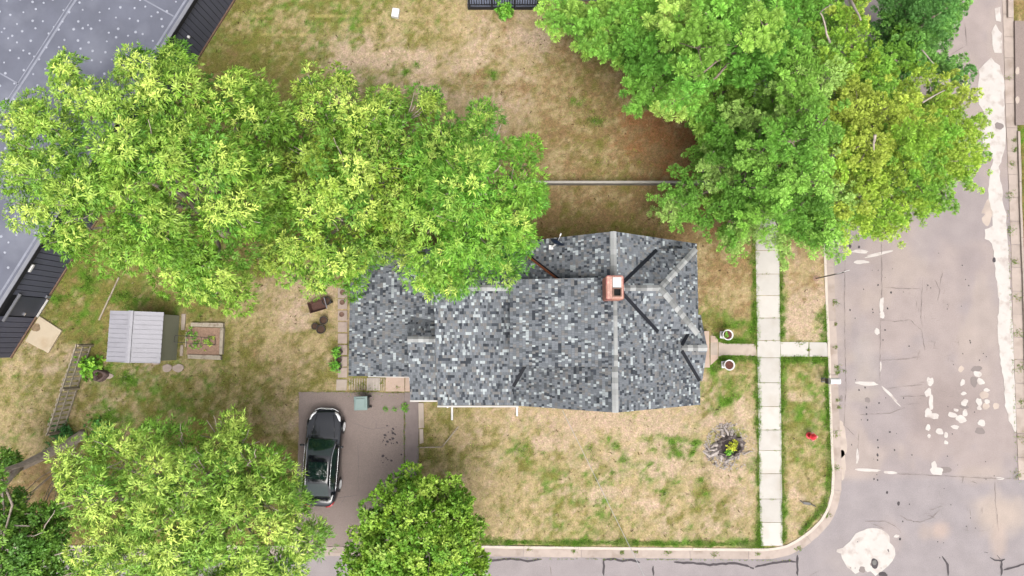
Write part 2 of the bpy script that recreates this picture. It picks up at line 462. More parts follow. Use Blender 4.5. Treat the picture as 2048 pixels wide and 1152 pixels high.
# palette of the dry lawn: olive, green, straw, bare soil, brown, needles
PAL = np.array([lin((144, 138, 76)), lin((106, 150, 48)), lin((205, 182, 144)), lin((220, 193, 172)), lin((168, 138, 102)), lin((176, 126, 88))]) * K * 1.06
ZONES = [(520, 60, 120, .55, .2, .25, 0, 0, 0), (480, 140, 80, .6, .1, .15, 0, .15, 0), (700, 40, 120, .5, .15, .35, 0, 0, 0), (850, 40, 80, .4, .03, .45, 0, .1, 0),
  (690, 110, 50, 0, 0, .25, .75, 0, 0), (770, 110, 55, .03, .07, .25, .65, 0, 0), (850, 130, 45, 0, 0, .35, .6, 0, 0), (760, 165, 55, .4, .15, .1, .35, 0, 0),
  (950, 100, 70, .15, 0, .5, .3, .05, 0), (980, 150, 55, .2, .05, .2, .3, .3, 0), (1000, 60, 55, .15, 0, .4, .05, .4, 0), (1080, 80, 60, 0, 0, .6, .3, .1, 0),
  (1150, 130, 70, .2, 0, .4, 0, .4, 0), (1200, 200, 70, .32, 0, .28, 0, .4, 0), (1130, 250, 80, .2, 0, .4, 0, .4, 0), (1300, 270, 60, 0, 0, .15, 0, .4, .45),
  (1340, 310, 60, 0, 0, .1, 0, .4, .5), (1200, 320, 80, .1, 0, .35, 0, .5, .05), (1000, 230, 60, .05, 0, .4, .3, .25, 0), (1200, 400, 80, .3, 0, .25, 0, .45, 0),
  (1150, 450, 55, .5, 0, .05, 0, .45, 0), (1300, 440, 70, .35, 0, .1, 0, .55, 0), (1390, 440, 50, .05, 0, .1, 0, .5, .35), (1440, 530, 60, .1, 0, .25, 0, .65, 0),
  (1470, 600, 50, .05, 0, .4, 0, .55, 0), (1450, 645, 35, .3, .3, .1, 0, .3, 0), (1600, 530, 60, 0, 0, .55, .25, .2, 0), (1600, 640, 40, .02, 0, .2, .78, 0, 0),
  (1610, 760, 50, .3, .25, .35, .1, 0, 0), (1610, 850, 50, .45, .3, .2, .05, 0, 0), (1600, 940, 50, .45, .2, .3, .05, 0, 0), (1590, 1000, 35, .2, .03, .45, .3, 0, 0),
  (1450, 770, 45, .35, .3, .3, 0, .05, 0), (1430, 840, 55, .05, .1, .55, .3, 0, 0), (1300, 850, 80, .02, .05, .3, .63, 0, 0), (1150, 840, 70, 0, .02, .4, .58, 0, 0),
  (1000, 850, 80, .2, 0, .55, .25, 0, 0), (890, 840, 40, .45, .05, .5, 0, 0, 0), (890, 920, 50, .45, .05, .5, 0, 0, 0), (1050, 910, 55, .35, .2, .4, .05, 0, 0),
  (900, 1000, 70, .3, 0, .6, .1, 0, 0), (1000, 1000, 80, .25, .03, .6, .12, 0, 0), (1150, 960, 80, .3, .22, .35, .13, 0, 0), (1250, 950, 70, .08, .2, .3, .42, 0, 0),
  (1350, 900, 55, .05, .35, .15, .45, 0, 0), (1400, 1000, 70, .35, .1, .35, .2, 0, 0), (1300, 1050, 80, .3, .05, .4, .25, 0, 0), (1460, 940, 50, .03, .05, .4, .52, 0, 0),
  (610, 590, 60, .12, 0, .6, .28, 0, 0), (560, 700, 80, .35, .03, .5, .05, .07, 0), (480, 680, 60, .55, .05, .3, 0, .1, 0), (600, 740, 60, .45, .03, .45, .07, 0, 0),
  (500, 790, 70, .5, .1, .35, 0, .05, 0), (575, 825, 35, .08, 0, .7, .22, 0, 0), (400, 780, 70, .5, .2, .28, .02, 0, 0), (270, 790, 55, .45, .3, .1, .15, 0, 0),
  (200, 600, 60, .5, .15, .1, 0, .25, 0), (300, 590, 60, .5, .2, .1, 0, .2, 0), (80, 780, 60, .5, .05, .4, .05, 0, 0), (60, 860, 60, .4, .05, .5, .05, 0, 0),
  (90, 950, 50, .1, 0, .3, 0, .6, 0), (90, 735, 35, .35, .05, .1, .5, 0, 0), (150, 560, 40, .4, .4, 0, 0, .2, 0), (160, 620, 40, .5, .3, .1, 0, .1, 0),
  (2044, 60, 50, .25, .05, .1, 0, .6, 0), (2044, 300, 60, .55, .35, 0, 0, .1, 0), (2044, 150, 30, 0, 0, .1, .2, .7, 0), (400, 1000, 150, .4, .1, .1, 0, .4, 0), (800, 1050, 80, .4, .2, .3, 0, .1, 0),
  (600, 350, 150, .4, .2, .1, 0, .3, 0), (1650, 250, 200, .05, .05, .1, 0, .5, .3)]
SPOTS = [(1045, 900, 26, 20), (1180, 897, 12, 14), (1235, 890, 11, 12), (1250, 920, 15, 12), (1345, 895, 28, 20), (1390, 886, 12, 10), (1310, 900, 8, 10), (1268, 832, 6, 5),
         (1290, 838, 5, 5), (1385, 905, 10, 10), (1085, 905, 9, 6), (835, 130, 14, 10), (812, 145, 12, 10), (740, 132, 10, 7), (1185, 920, 12, 8), (1300, 928, 8, 6), (1475, 870, 22, 20),
         (1430, 820, 14, 12), (1455, 800, 20, 14), (1400, 960, 10, 8), (1480, 960, 8, 10), (985, 152, 22, 14), (1150, 200, 22, 14), (1190, 240, 26, 14), (1230, 945, 14, 8), (1330, 985, 16, 8),
         (1600, 615, 12, 6), (1640, 640, 14, 26), (1648, 670, 10, 14), (1450, 652, 30, 10), (180, 560, 16, 30), (120, 600, 20, 20), (240, 590, 40, 20), (230, 840, 50, 24), (250, 760, 30, 22)]
BARES = [(1150, 838, 110, 24), (1300, 852, 90, 28), (1330, 935, 50, 18), (1440, 945, 55, 26), (690, 108, 26, 32), (770, 108, 95, 26), (850, 120, 30, 30), (1600, 640, 36, 32), (1430, 845, 36, 22), (940, 120, 50, 36), (1075, 75, 50, 25),
         (1100, 890, 40, 14), (1210, 985, 60, 14), (1280, 1010, 50, 14), (1480, 1010, 25, 30), (1590, 1000, 24, 24), (1595, 790, 30, 10), (90, 735, 24, 14), (590, 640, 40, 26), (690, 190, 20, 26), (1490, 830, 16, 40), (975, 215, 40, 24)]
GREEN_LINES = [[(1509, 470), (1512, 690)], [(1516, 712), (1520, 1090)], [(1560, 700), (1567, 1085)], [(1562, 480), (1562, 690)], [(1655, 715), (1662, 950), (1650, 1015), (1600, 1068)],
               [(1652, 610), (1655, 690)], [(960, 1083), (1540, 1088)], [(1440, 683), (1510, 684)], [(1440, 716), (1515, 716)], [(1566, 717), (1655, 717)], [(1425, 670), (1450, 683)], [(1425, 740), (1445, 718)]]
STRIPES = [((505, 32), (730, 31)), ((520, 68), (700, 69)), ((560, 50), (740, 49)), ((500, 106), (660, 107)), ((540, 142), (670, 142))]
def paint(x, y):
    """base colour of the lawn at world x, y (soil and grass colour only), and how green it is"""
    px, py = proj(x, y, LZ)
    wob = 60 * (fbm(x * .5, y * .5, 91) - .5)
    wob2 = 60 * (fbm(x * .5, y * .5, 95) - .5)
    W = np.zeros(np.shape(x) + (6,)); tot = np.full(np.shape(x), 1e-9)
    for z in ZONES:
        w = np.exp(-((px + wob - z[0]) ** 2 + (py + wob2 - z[1]) ** 2) / (2 * (z[2] * .62) ** 2)) + 1e-7
        W += w[..., None] * np.array(z[3:]); tot += w
    W = W / tot[..., None] + .004
    spot = np.zeros(np.shape(x))
    jag = .7 + .7 * fbm(x * 3, y * 3, 40)
    for sx, sy, rx, ry in SPOTS:
        spot = np.maximum(spot, (1 - ssm(.2, 1.2, np.hypot((px - sx) / rx, (py - sy) / ry) * jag)) * .55)
    for ln in GREEN_LINES:
        d = seg_dist(px, py, ln)
        spot = np.maximum(spot, (1 - ssm(1, 4 + 14 * ssm(.35, .7, fbm(x * 1.2, y * 1.2, 47)), d)) * .8)
    bare = np.zeros(np.shape(x))
    for sx, sy, rx, ry in BARES:
        bare = np.maximum(bare, 1 - ssm(.5, 1.1, np.hypot((px + .4 * wob - sx) / rx, (py + .4 * wob2 - sy) / ry) * jag))
    W[..., 3] += bare * 2.2
    W[..., 1] += spot * 1.6; W[..., 0] += spot * .25
    lg = np.log(W) * 1.4
    for k in range(6):
        lg[..., k] += 5.0 * (fbm(x * .8, y * .8, 10 + 7 * k) - .5) + 5.5 * (fbm(x * 2.2, y * 2.2, 35 + 7 * k, 3) - .5) + 6.5 * (fbm(x * 5, y * 5, 60 + 7 * k, 2) - .5)
    lg -= lg.max(-1, keepdims=True)
    e = np.exp(lg); e /= e.sum(-1, keepdims=True)
    c = e @ PAL
    st = np.zeros(np.shape(x))
    for (a, b) in STRIPES:
        st = np.maximum(st, (1 - ssm(.8, 2.6, seg_dist(px, py, [a, b]))) * ssm(.42, .6, fbm(x * 1.5, y * 3, 77)))
    c = c * (1 - .6 * st[..., None]) + (lin((222, 202, 140)) * K) * (.6 * st[..., None])
    c *= (.9 + .2 * fbm(x * .35, y * .35, 5))[..., None]
    return c, e[..., 1] + .5 * e[..., 0]

xs = np.concatenate([[-300, -150, -70, -40], np.arange(-31, 31.01, .15), [40, 70, 150, 300]])
ys = np.concatenate([[-300, -120, -50, -25], np.arange(-15, 22.01, .15), [30, 60, 140, 300]])
GX, GY = np.meshgrid(xs, ys)
gc, _g = paint(GX, GY)
# the sheet climbs from road to lawn level under the kerb line
inside = in_poly(GX - .06, GY + .06, lawn_poly) | in_poly(GX, GY, east_poly)
GZ = np.where(inside, LZ + .035 * (fbm(GX * .8, GY * .8, 3) - .5), -.05)
GZ = np.where(inside & in_poly(GX, GY, drive_poly), LZ - .03, GZ)
nx, ny = len(xs), len(ys)
idx = np.arange(nx * ny).reshape(ny, nx)
quads = np.stack([idx[:-1, :-1], idx[:-1, 1:], idx[1:, 1:], idx[1:, :-1]], -1).reshape(-1, 4)
gv = np.stack([GX, GY, GZ], -1).reshape(-1, 3)
ground = np_mesh('ground', gv, quads, 4, gc.reshape(-1, 3), M['ground'], kind='structure')
ground.data.polygons.foreach_set('use_smooth', [True] * len(quads))

# road: one sheet in an L, colour differs between the old pinkish lane and the newer grey crossing
rx_ = np.concatenate([[-120, -60, -30], np.arange(-28, 32, .2), [40, 80]])
ry_ = np.concatenate([[-60, -30], np.arange(-16, 22, .2), [30, 60, 100]])
RX, RY = np.meshgrid(rx_, ry_)
rpx, rpy = proj(RX, RY, 0)
rc = np.ones(RX.shape + (3,)) * lin((196, 181, 177)) * K
def rmix(col, w):
    global rc
    rc = rc * (1 - w[..., None]) + lin(col) * K * w[..., None]
n_lo = fbm(RX * .45, RY * .45, 31); n_hi = fbm(RX * 1.6, RY * 1.6, 37)
rmix((184, 173, 174), ssm(.45, .62, n_lo) * .7)
rmix((206, 190, 181), ssm(.55, .7, fbm(RX * .5, RY * .25, 33)) * .7)
south = ssm(-.25, .25, -(RY - (at(1850, 955).y + .02 * (RX - 22))))
rmix((184, 175, 177), south * .9)
for sx, sy, r1, r2, col, w in [(1870, 830, 70, 60, (176, 160, 156), .6), (1920, 800, 60, 50, (178, 162, 158), .5), (1940, 520, 30, 40, (176, 164, 166), .5), (1880, 1060, 22, 20, (212, 190, 178), .8),
                               (1850, 1065, 14, 18, (206, 188, 178), .6), (2000, 1030, 60, 45, (218, 200, 186), .8), (1998, 1080, 18, 45, (216, 196, 184), .7), (1780, 1075, 30, 40, (206, 190, 184), .5),
                               (1700, 1120, 60, 40, (196, 184, 180), .5), (1730, 720, 30, 80, (204, 194, 188), .4), (1850, 480, 40, 60, (186, 176, 180), .5), (1720, 790, 40, 20, (210, 196, 184), .5), (1965, 950, 60, 20, (210, 194, 184), .6)]:
    rmix(col, (1 - ssm(.4, 1.3, np.hypot((rpx - sx) / r1, (rpy - sy) / r2) * (.7 + .7 * n_hi))) * w)
rn, rm = len(rx_), len(ry_)
idx = np.arange(rn * rm).reshape(rm, rn)
rq = np.stack([idx[:-1, :-1], idx[:-1, 1:], idx[1:, 1:], idx[1:, :-1]], -1).reshape(-1, 4)
cxm = RX.ravel()[rq].mean(1); cym = RY.ravel()[rq].mean(1)
keep = (cxm > 15.5) | (cym < -9.3)
rv = np.stack([RX, RY, .0 * RX + .012 * (n_lo - .5)], -1).reshape(-1, 3)
road = np_mesh('road', rv, rq[keep], 4, rc.reshape(-1, 3), M['asphalt'], kind='structure')

def blob(px, py, rx, ry, z, seed=0, n=26, rough=.35, rot=0.0):
    r = random.Random(seed * 7919 + int(px) * 31 + int(py))
    ph = [r.uniform(0, 6.28) for _ in range(5)]; am = [r.uniform(.3, 1) for _ in range(5)]
    out = []
    for k in range(n):
        a = 2 * math.pi * k / n
        q = 1 + rough * .5 * sum(am[i] * math.sin((i + 2) * a + ph[i]) / (i + 1.4) for i in range(5)) + r.uniform(-.05, .05)
        x, y = rx * q * math.cos(a), ry * q * math.sin(a)
        w = at(px + x * math.cos(rot) - y * math.sin(rot), py + x * math.sin(rot) + y * math.cos(rot), z)
        out.append((w.x, w.y))
    return out
def ccw(p):
    a = sum(p[i][0] * p[(i + 1) % len(p)][1] - p[(i + 1) % len(p)][0] * p[i][1] for i in range(len(p)))
    return p if a > 0 else p[::-1]
def sheet(name, poly, z0, z1, m, parent):
    b = MB(); b.prism(ccw(poly), z0, z1)
    return b.build(name, m, parent)
def wig(poly_px, z, amp=1.5, step=9, seed=1):
    """subdivide a pixel polygon and roughen it"""
    r = random.Random(seed); out = []
    for i in range(len(poly_px)):
        a, b = poly_px[i], poly_px[(i + 1) % len(poly_px)]
        n = max(1, int(math.hypot(b[0] - a[0], b[1] - a[1]) / step))
        for k in range(n):
            t = k / n
            w = at(a[0] + (b[0] - a[0]) * t + r.uniform(-amp, amp), a[1] + (b[1] - a[1]) * t + r.uniform(-amp, amp), z)
            out.append((w.x, w.y))
    return out
# white and pale filler patches on the road
PT = .010
STRIP = [(1983, 115), (1975, 122), (1958, 140), (1956, 168), (1954, 185), (1958, 210), (1972, 232), (1975, 252), (1961, 264), (1966, 290), (1977, 308), (1986, 318), (1978, 345), (1976, 388), (1984, 425),
         (1984, 450), (1970, 460), (1970, 478), (1985, 486), (1990, 545), (1998, 600), (1995, 660), (2000, 720), (2008, 770), (2010, 812), (2018, 842), (2031, 866), (2034, 850), (2031, 800), (2028, 700), (2024, 640),
         (2020, 560), (2015, 480), (2012, 430), (2007, 415), (2004, 380), (1998, 335), (2008, 305), (2011, 265), (2009, 220), (2008, 160), (1998, 132)]
sheet('concrete_patch', wig(STRIP, 0, 1.6, 8, 3), -.01, PT, M['white_patch'], road)
sheet('concrete_patch', wig([(1990, 18), (2001, 14), (2001, 44), (1992, 42)], 0, 1, 8, 4), -.01, PT, M['white_patch'], road)
sheet('concrete_patch', wig([(1991, 48), (1997, 60), (2003, 66), (2003, 106), (1990, 106), (1984, 90), (1984, 64)], 0, 1, 8, 5), -.01, PT, M['white_patch'], road)
MAIN = [(1673, 1098), (1686, 1096), (1700, 1082), (1712, 1066), (1735, 1057), (1752, 1056), (1770, 1062), (1780, 1074), (1779, 1086), (1790, 1096), (1791, 1108), (1784, 1122), (1776, 1130), (1768, 1140), (1750, 1152),
        (1742, 1142), (1735, 1145), (1726, 1138), (1710, 1149), (1700, 1140), (1690, 1128), (1684, 1116), (1683, 1106), (1674, 1104)]
sheet('concrete_patch', wig(MAIN, 0, 1.3, 7, 6), -.01, PT, M['white_patch'], road)
for i, (x, y, r1, r2, rt) in enumerate([(1763, 610, 4, 17, 0), (1764, 630, 5.5, 6, 0), (1754, 663, 5, 7, -.4), (1761, 733, 2.2, 9, 0), (1733, 767, 24, 4, .03), (1778, 787, 20, 2.6, .75), (1793, 805, 12, 1.2, .8),
        (1860, 763, 6, 10, 0), (1856, 785, 6, 9, 0), (1862, 805, 5, 14, 0), (1856, 826, 7, 9, .4), (1868, 832, 10, 6, .3), (1925, 765, 5, 6, 0), (1955, 748, 8, 6, 0), (1961, 763, 6, 8, -.6), (1973, 780, 6, 4, 0),
        (1927, 787, 5, 4, 0), (1929, 805, 8, 6, -.5), (1958, 804, 6, 8, 0), (1974, 803, 5, 5, 0), (1958, 816, 5, 4, 0), (1905, 830, 9, 5.5, 0), (1922, 838, 10, 8, 0), (1930, 826, 6, 6, 0), (1912, 820, 5, 3, 0), (1963, 846, 9, 5.5, .2),
        (1879, 863, 7.5, 6, .2), (1858, 872, 3.5, 4, 0), (1892, 870, 4.5, 5, 0), (1892, 885, 4, 4, 0), (1856, 855, 5, 6, 0), (1910, 854, 8, 4, 0), (1868, 930, 6, 7, 0), (1873, 942, 12, 9, .2), (1720, 503, 18, 3.4, .06), (1757, 508, 30, 3, -.22), (1722, 524, 14, 4, 0),
        (1715, 912, 3, 14, .05), (1735, 940, 24, 3.4, .07), (1780, 945, 14, 3, .1), (2000, 957, 9, 2.2, 0), (1793, 1072, 5, 3.5, 0)]):
    sheet('concrete_patch', blob(x, y, r1, r2, 0, i, 18, .55, rt), -.01, PT - .002 * (i % 2), M['white_patch'], road)
for i, (x, y, r1, r2, rt) in enumerate([(1968, 790, 10, 7, 0), (1972, 812, 7, 7, 0), (1992, 812, 6, 7, .6), (1995, 430, 0, 0, 0), (1975, 425, 12, 24, .05), (1682, 880, 12, 36, .02), (1684, 930, 9, 26, 0), (1922, 738, 6, 6, 0)]):
    if r1: sheet('worn_patch', blob(x, y, r1, r2, 0, 50 + i, 22, .45, rt), -.01, PT - .006, M['pale_patch'], road)
for i, (x, y, r1, r2) in enumerate([(1953, 738, 10, 7), (1948, 763, 7, 11), (1928, 813, 8, 5), (1745, 1128, 4.5, 4), (1724, 1139, 7, 6), (1735, 800, 6, 5), (1682, 797, 4, 6), (1960, 862, 10, 7), (1890, 940, 12, 7), (1998, 252, 9, 7)]):
    sheet('dark_stain', blob(x, y, r1, r2, 0, 90 + i, 16, .5), -.01, PT + .004 if i in (3, 4, 9) else .004 + PT * .0, M['grey_patch'], road)
# a black drain ring in the big white patch
drain = thing('drain_cover', 'small round drain cover with black tar ring in large white road patch', 'drain cover', at(1749, 1127, .012))
MB().prism(ccw(blob(1749, 1127, 7.5, 10, 0, 3, 20, .3)), .004, .016).build('tar_ring', M['tar'], drain)
MB().prism(ccw(blob(1748.5, 1125, 4.5, 5, 0, 4, 20, .1)), .004, .024).build('lid', M['steel_grey'], drain)
sheet('tar_blot', blob(1766, 1149, 9, 5, 0, 5, 20, .4), -.01, PT + .004, M['tar'], road)

def ribbon(pts_px, w_px, z, seed=0, wob=.25):
    """a strip polygon along pixel points"""
    r = random.Random(seed); fine = []
    for a, b in zip(pts_px[:-1], pts_px[1:]):
        n = max(1, int(math.hypot(b[0] - a[0], b[1] - a[1]) / 6))
        for k in range(n): fine.append((a[0] + (b[0] - a[0]) * k / n, a[1] + (b[1] - a[1]) * k / n))
    fine.append(pts_px[-1])
    L_, R_ = [], []
    for i, p in enumerate(fine):
        a, b = fine[max(i - 1, 0)], fine[min(i + 1, len(fine) - 1)]
        d = Vector((b[0] - a[0], b[1] - a[1])).normalized(); n = Vector((-d.y, d.x))
        w = w_px * (1 + r.uniform(-wob, wob)) / 2
        if i in (0, len(fine) - 1): w *= .4
        j = r.uniform(-wob, wob) * w_px
        L_.append(at(p[0] + n.x * (w + j), p[1] + n.y * (w + j), z)); R_.append(at(p[0] - n.x * (w - j), p[1] - n.y * (w - j), z))
    return L_, R_
def add_ribbon(b, pts, w, z, seed=0, wob=.25):
    L_, R_ = ribbon(pts, w, z, seed, wob)
    n = len(L_)
    b.add(L_ + R_, [(i, i + 1, n + i + 1, n + i) for i in range(n - 1)])
TARS = [([(962, 1124), (990, 1121), (1020, 1117), (1055, 1122), (1083, 1119)], 3.6), ([(1207, 1152), (1208, 1118)], 4), ([(1208, 1120), (1228, 1118), (1245, 1123), (1262, 1119), (1280, 1126)], 4), ([(1307, 1152), (1306, 1132)], 4),
        ([(1348, 1125), (1400, 1127), (1420, 1130), (1470, 1126), (1500, 1134)], 4), ([(1500, 1134), (1508, 1136)], 7), ([(1510, 1134), (1540, 1127), (1580, 1122), (1592, 1124)], 4), ([(1594, 1110), (1595, 1152)], 4.5),
        ([(1885, 1112), (1895, 1130), (1897, 1152)], 4), ([(1980, 1115), (1990, 1120), (2003, 1122), (2010, 1118)], 3.5), ([(2003, 1122), (2003, 1152)], 4), ([(2007, 1140), (2030, 1134), (2060, 1124)], 3.5), ([(1994, 1110), (2000, 1118)], 2.5), ([(1968, 1104), (1976, 1105)], 2)]
for i, (pts, w) in enumerate(TARS):
    b = MB(); add_ribbon(b, pts, w, .016, i, .22); b.build('tar_seam', M['tar'], road)
b = MB()
CR = [[(1763, 480), (1764, 600)], [(1761, 640), (1760, 760)], [(1690, 500), (1689, 620), (1692, 780), (1688, 850), (1718, 880)], [(1718, 860), (1716, 910)], [(1760, 640), (1790, 643), (1820, 640), (1843, 660), (1850, 700)], [(1845, 560), (1842, 640)],
      [(1760, 720), (1800, 719), (1840, 714)], [(1775, 778), (1810, 772), (1845, 770)], [(1800, 793), (1850, 792)], [(1810, 810), (1840, 806)], [(1720, 830), (1780, 826), (1810, 815)], [(1768, 574), (1800, 577), (1842, 577)],
      [(1795, 948), (1850, 950), (1940, 955), (2030, 958)], [(1800, 1030), (1815, 1040), (1840, 1045), (1865, 1035), (1880, 1020)], [(1730, 1043), (1770, 1042), (1795, 1055), (1803, 1066)], [(1740, 1045), (1768, 1057)], [(1990, 965), (1991, 1000), (1997, 1062)],
      [(1935, 1040 - 80), (1955, 967)], [(1860, 1020), (1885, 1012)], [(1855, 1030), (1870, 1036)], [(1930, 45), (1934, 90), (1900, 110)], [(1870, 560), (1880, 580), (1876, 600)], [(1885, 545), (1880, 570)], [(1955, 280), (1930, 310)], [(1840, 700), (1835, 720)],
      [(1735, 1152), (1732, 1148)], [(1640, 1140), (1620, 1152)], [(1100, 1130), (1103, 1152)]]
for i, pts in enumerate(CR): add_ribbon(b, pts, .9, .0135, 40 + i, .9)
r = random.Random(5)
for k in range(60):                                                 # crazed area and short cracks
    cx, cy = r.choice([(1875, 575), (1880, 650), (1870, 800), (1905, 690), (1850, 1000), (1960, 1040)])
    x, y = cx + r.gauss(0, 26), cy + r.gauss(0, 28)
    if r.random() < .5: add_ribbon(b, [(x, y), (x + r.uniform(-3, 3), y + r.uniform(6, 14))], .7, .0135, k, .8)
    else: add_ribbon(b, [(x, y), (x + r.uniform(6, 12), y + r.uniform(-3, 3))], .7, .0135, k, .8)
b.build('crack_lines', M['crack'], road, kind='stuff')
b = MB()
for (x, y, s) in [(1756, 570, 2), (1782, 585, 2.5), (1775, 617, 2), (1746, 625, 1.6), (1770, 660, 2), (1700, 620, 2), (1755, 920, 2), (1755, 880, 2), (1755, 910, 3), (1748, 958, 2), (1755, 960, 2), (1774, 985, 3), (1797, 1007, 4), (1718, 780, 2), (1730, 775, 2), (1733, 815, 2), (1733, 828, 2), (1758, 806, 2),
                  (1756, 895, 2), (1780, 864, 2), (1789, 900, 2), (1735, 840, 2), (1700, 492, 4), (1718, 494, 3), (1766, 680, 1.5), (1988, 520, 5), (1800, 1078, 3), (1776, 1100, 2)] + [(r.uniform(1690, 1990), r.uniform(500, 1140), r.uniform(.8, 1.6)) for _ in range(60)]:
    b.prism(ccw(blob(x, y, s * .7, s, 0, 7, 8, .4)), -.005, .0145)
b.build('oil_spots', M['tar'], road, kind='stuff')

# kerb stones and gutter slabs, one by one
def resample(pts, step):
    out = [pts[0].copy()]; acc = 0
    for a, b in zip(pts[:-1], pts[1:]):
        L_ = (b - a).length; n = max(1, int(round(L_ / step)))
        for k in range(1, n + 1): out.append(a.lerp(b, k / n))
    return out
def run_of(name, pts, o0, o1, z0, z1, m, parent, piece, gap, side=1, skip=None):
    """pieces of a strip between offsets o0 and o1 from a line"""
    P = [Vector((p.x, p.y, 0)) for p in pts]
    N_ = []
    for i in range(len(P)):
        d = (P[min(i + 1, len(P) - 1)] - P[max(i - 1, 0)]).normalized()
        N_.append(Vector((d.y, -d.x, 0)) * side)
    cum = [0]
    for i in range(1, len(P)): cum.append(cum[-1] + (P[i] - P[i - 1]).length)
    def pt(s):
        i = max(0, min(len(P) - 2, int(np.searchsorted(cum, s)) - 1)); t = (s - cum[i]) / max(1e-6, cum[i + 1] - cum[i])
        return P[i].lerp(P[i + 1], t), (N_[i].lerp(N_[i + 1], t)).normalized()
    s = 0; k = 0; rr = random.Random(len(P) + int(o1 * 100))
    while s < cum[-1] - .3:
        e = min(cum[-1], s + piece * rr.uniform(.92, 1.08))
        mid, _ = pt((s + e) / 2)
        if skip is None or not skip(mid):
            n = max(1, int((e - s - gap) / .35)); in_, out_ = [], []
            for j in range(n + 1):
                q, nn = pt(s + gap / 2 + (e - s - gap) * j / n)
                in_.append(q + nn * (o0 + rr.uniform(-.006, .006))); out_.append(q + nn * (o1 + rr.uniform(-.012, .012)))
            dz = rr.uniform(-.008, .008)
            MBk = MB(); ring = in_ + out_[::-1]
            if len(ring) > 60: pass
            # strip with top, sides
            m_ = len(in_); vs_ = [Vector((q.x, q.y, z0)) for q in in_ + out_] + [Vector((q.x, q.y, z1 + dz)) for q in in_ + out_]
            f = []
            for j in range(m_ - 1):
                f += [(2 * m_ + j, 2 * m_ + j + 1, 3 * m_ + j + 1, 3 * m_ + j), (j, j + 1, 2 * m_ + j + 1, 2 * m_ + j), (m_ + j + 1, m_ + j, 3 * m_ + j, 3 * m_ + j + 1)]
            f += [(0, 2 * m_, 3 * m_, m_), (m_ - 1, 2 * m_ - 1, 4 * m_ - 1, 3 * m_ - 1)]
            MBk.add(vs_, f)
            o = MBk.build(name, m, parent)
            bm = bmesh.new(); bm.from_mesh(o.data); bmesh.ops.recalc_face_normals(bm, faces=bm.faces); bm.to_mesh(o.data); bm.free()
        s = e; k += 1
kerb_root = thing('kerb', None, None, (0, 0, 0), kind='structure')
vis = [p for p in resample(kerb_w[2:-1], .3)]
apron = lambda p: -12.2 < p.x < -8.2 and p.y < -9
run_of('kerb_stone', vis, .0, .13, -.05, .135, M['kerb_top'], kerb_root, 2.9, .015, -1, skip=apron)
run_of('gutter_slab', vis, .155, .56, -.05, .022, M['kerb'], kerb_root, 2.9, .02, -1)
run_of('gutter_slab', resample(east_w, .4), .0, .56, -.05, .024, M['kerb'], kerb_root, 1.25, .03, -1)
eb = MB()
p0, p1 = at(2016, -20, .14), at(2016.5, 34, .14)
eb.prism(ccw([(p0.x, p0.y), (p0.x + .3, p0.y), (p1.x + .3, p1.y), (p1.x, p1.y)]), -.05, .15); eb.build('kerb_stone', M['kerb'], kerb_root, bevel=.02)
p0, p1 = at(2036, 262, .12), at(2038, 330, .12)
run_of('kerb_stone', [p0, p1, at(2040, 420, .12), at(2046, 560, .12), at(2052, 800, .12), at(2058, 960, .12)], 0, .12, -.05, .13, M['kerb'], kerb_root, 2.9, .02, -1)
# the asphalt mouth of a driveway on the far side
ed = thing('far_driveway', None, None, at(2048, 150, 0), kind='structure')
MB().prism(ccw([tuple(at(x, y, LZ)[:2]) for x, y in ((2029, 42), (2200, 42), (2200, 250), (2031, 250))]), .0, LZ + .03).build('asphalt_sheet', M['leaf_paint'], ed)
for x, y in ((2034, 142), (2034, 200)): MB().prism(ccw(blob(x, y, 4.5, 7, LZ, 3, 14, .4)), LZ, LZ + .036).build('worn_patch', M['pale_patch'], ed)

# sidewalk slabs
walk = thing('sidewalk', None, None, at(1535, 780, 0), kind='structure')
for i, (a, b_) in enumerate(zip(WALK_J[:-1], WALK_J[1:])):
    la, ra = walk_x(a); lb, rb = walk_x(b_)
    q = [(la, a + .5), (ra, a + .5), (rb, b_ - .5), (lb, b_ - .5)]
    sheet('paving_slab', [tuple(at(x, y, .125)[:2]) for x, y in q], -.02, .125 + rnd.uniform(-.006, .006), M['concrete'], walk)
def px_slab(name, q, z0, z1, m, parent): return sheet(name, [tuple(at(x, y, z1)[:2]) for x, y in q], z0, z1, m, parent)
px_slab('paving_slab', [(1561, 684), (1617, 684), (1617, 713), (1562, 713)], 0, .12, M['concrete'], walk)
px_slab('paving_slab', [(1619, 684.5), (1654, 685), (1656, 713), (1619, 713)], 0, .122, M['concrete'], walk)
path = thing('front_path', None, None, at(1465, 698, 0), kind='structure')
px_slab('paving_slab', [(1437, 684), (1452, 687), (1511, 688), (1514, 712), (1445, 710), (1437, 713)], 0, .122, M['concrete_old'], path)
px_slab('paving_slab', [(1421, 671), (1430, 672), (1436, 680), (1436, 717), (1424, 728), (1421, 730)], 0, .128, M['pink_slab'], path)
px_slab('door_mat', [(1421, 685), (1435, 685), (1435, 710), (1421, 710)], .128, .14, M['concrete_old'], path)
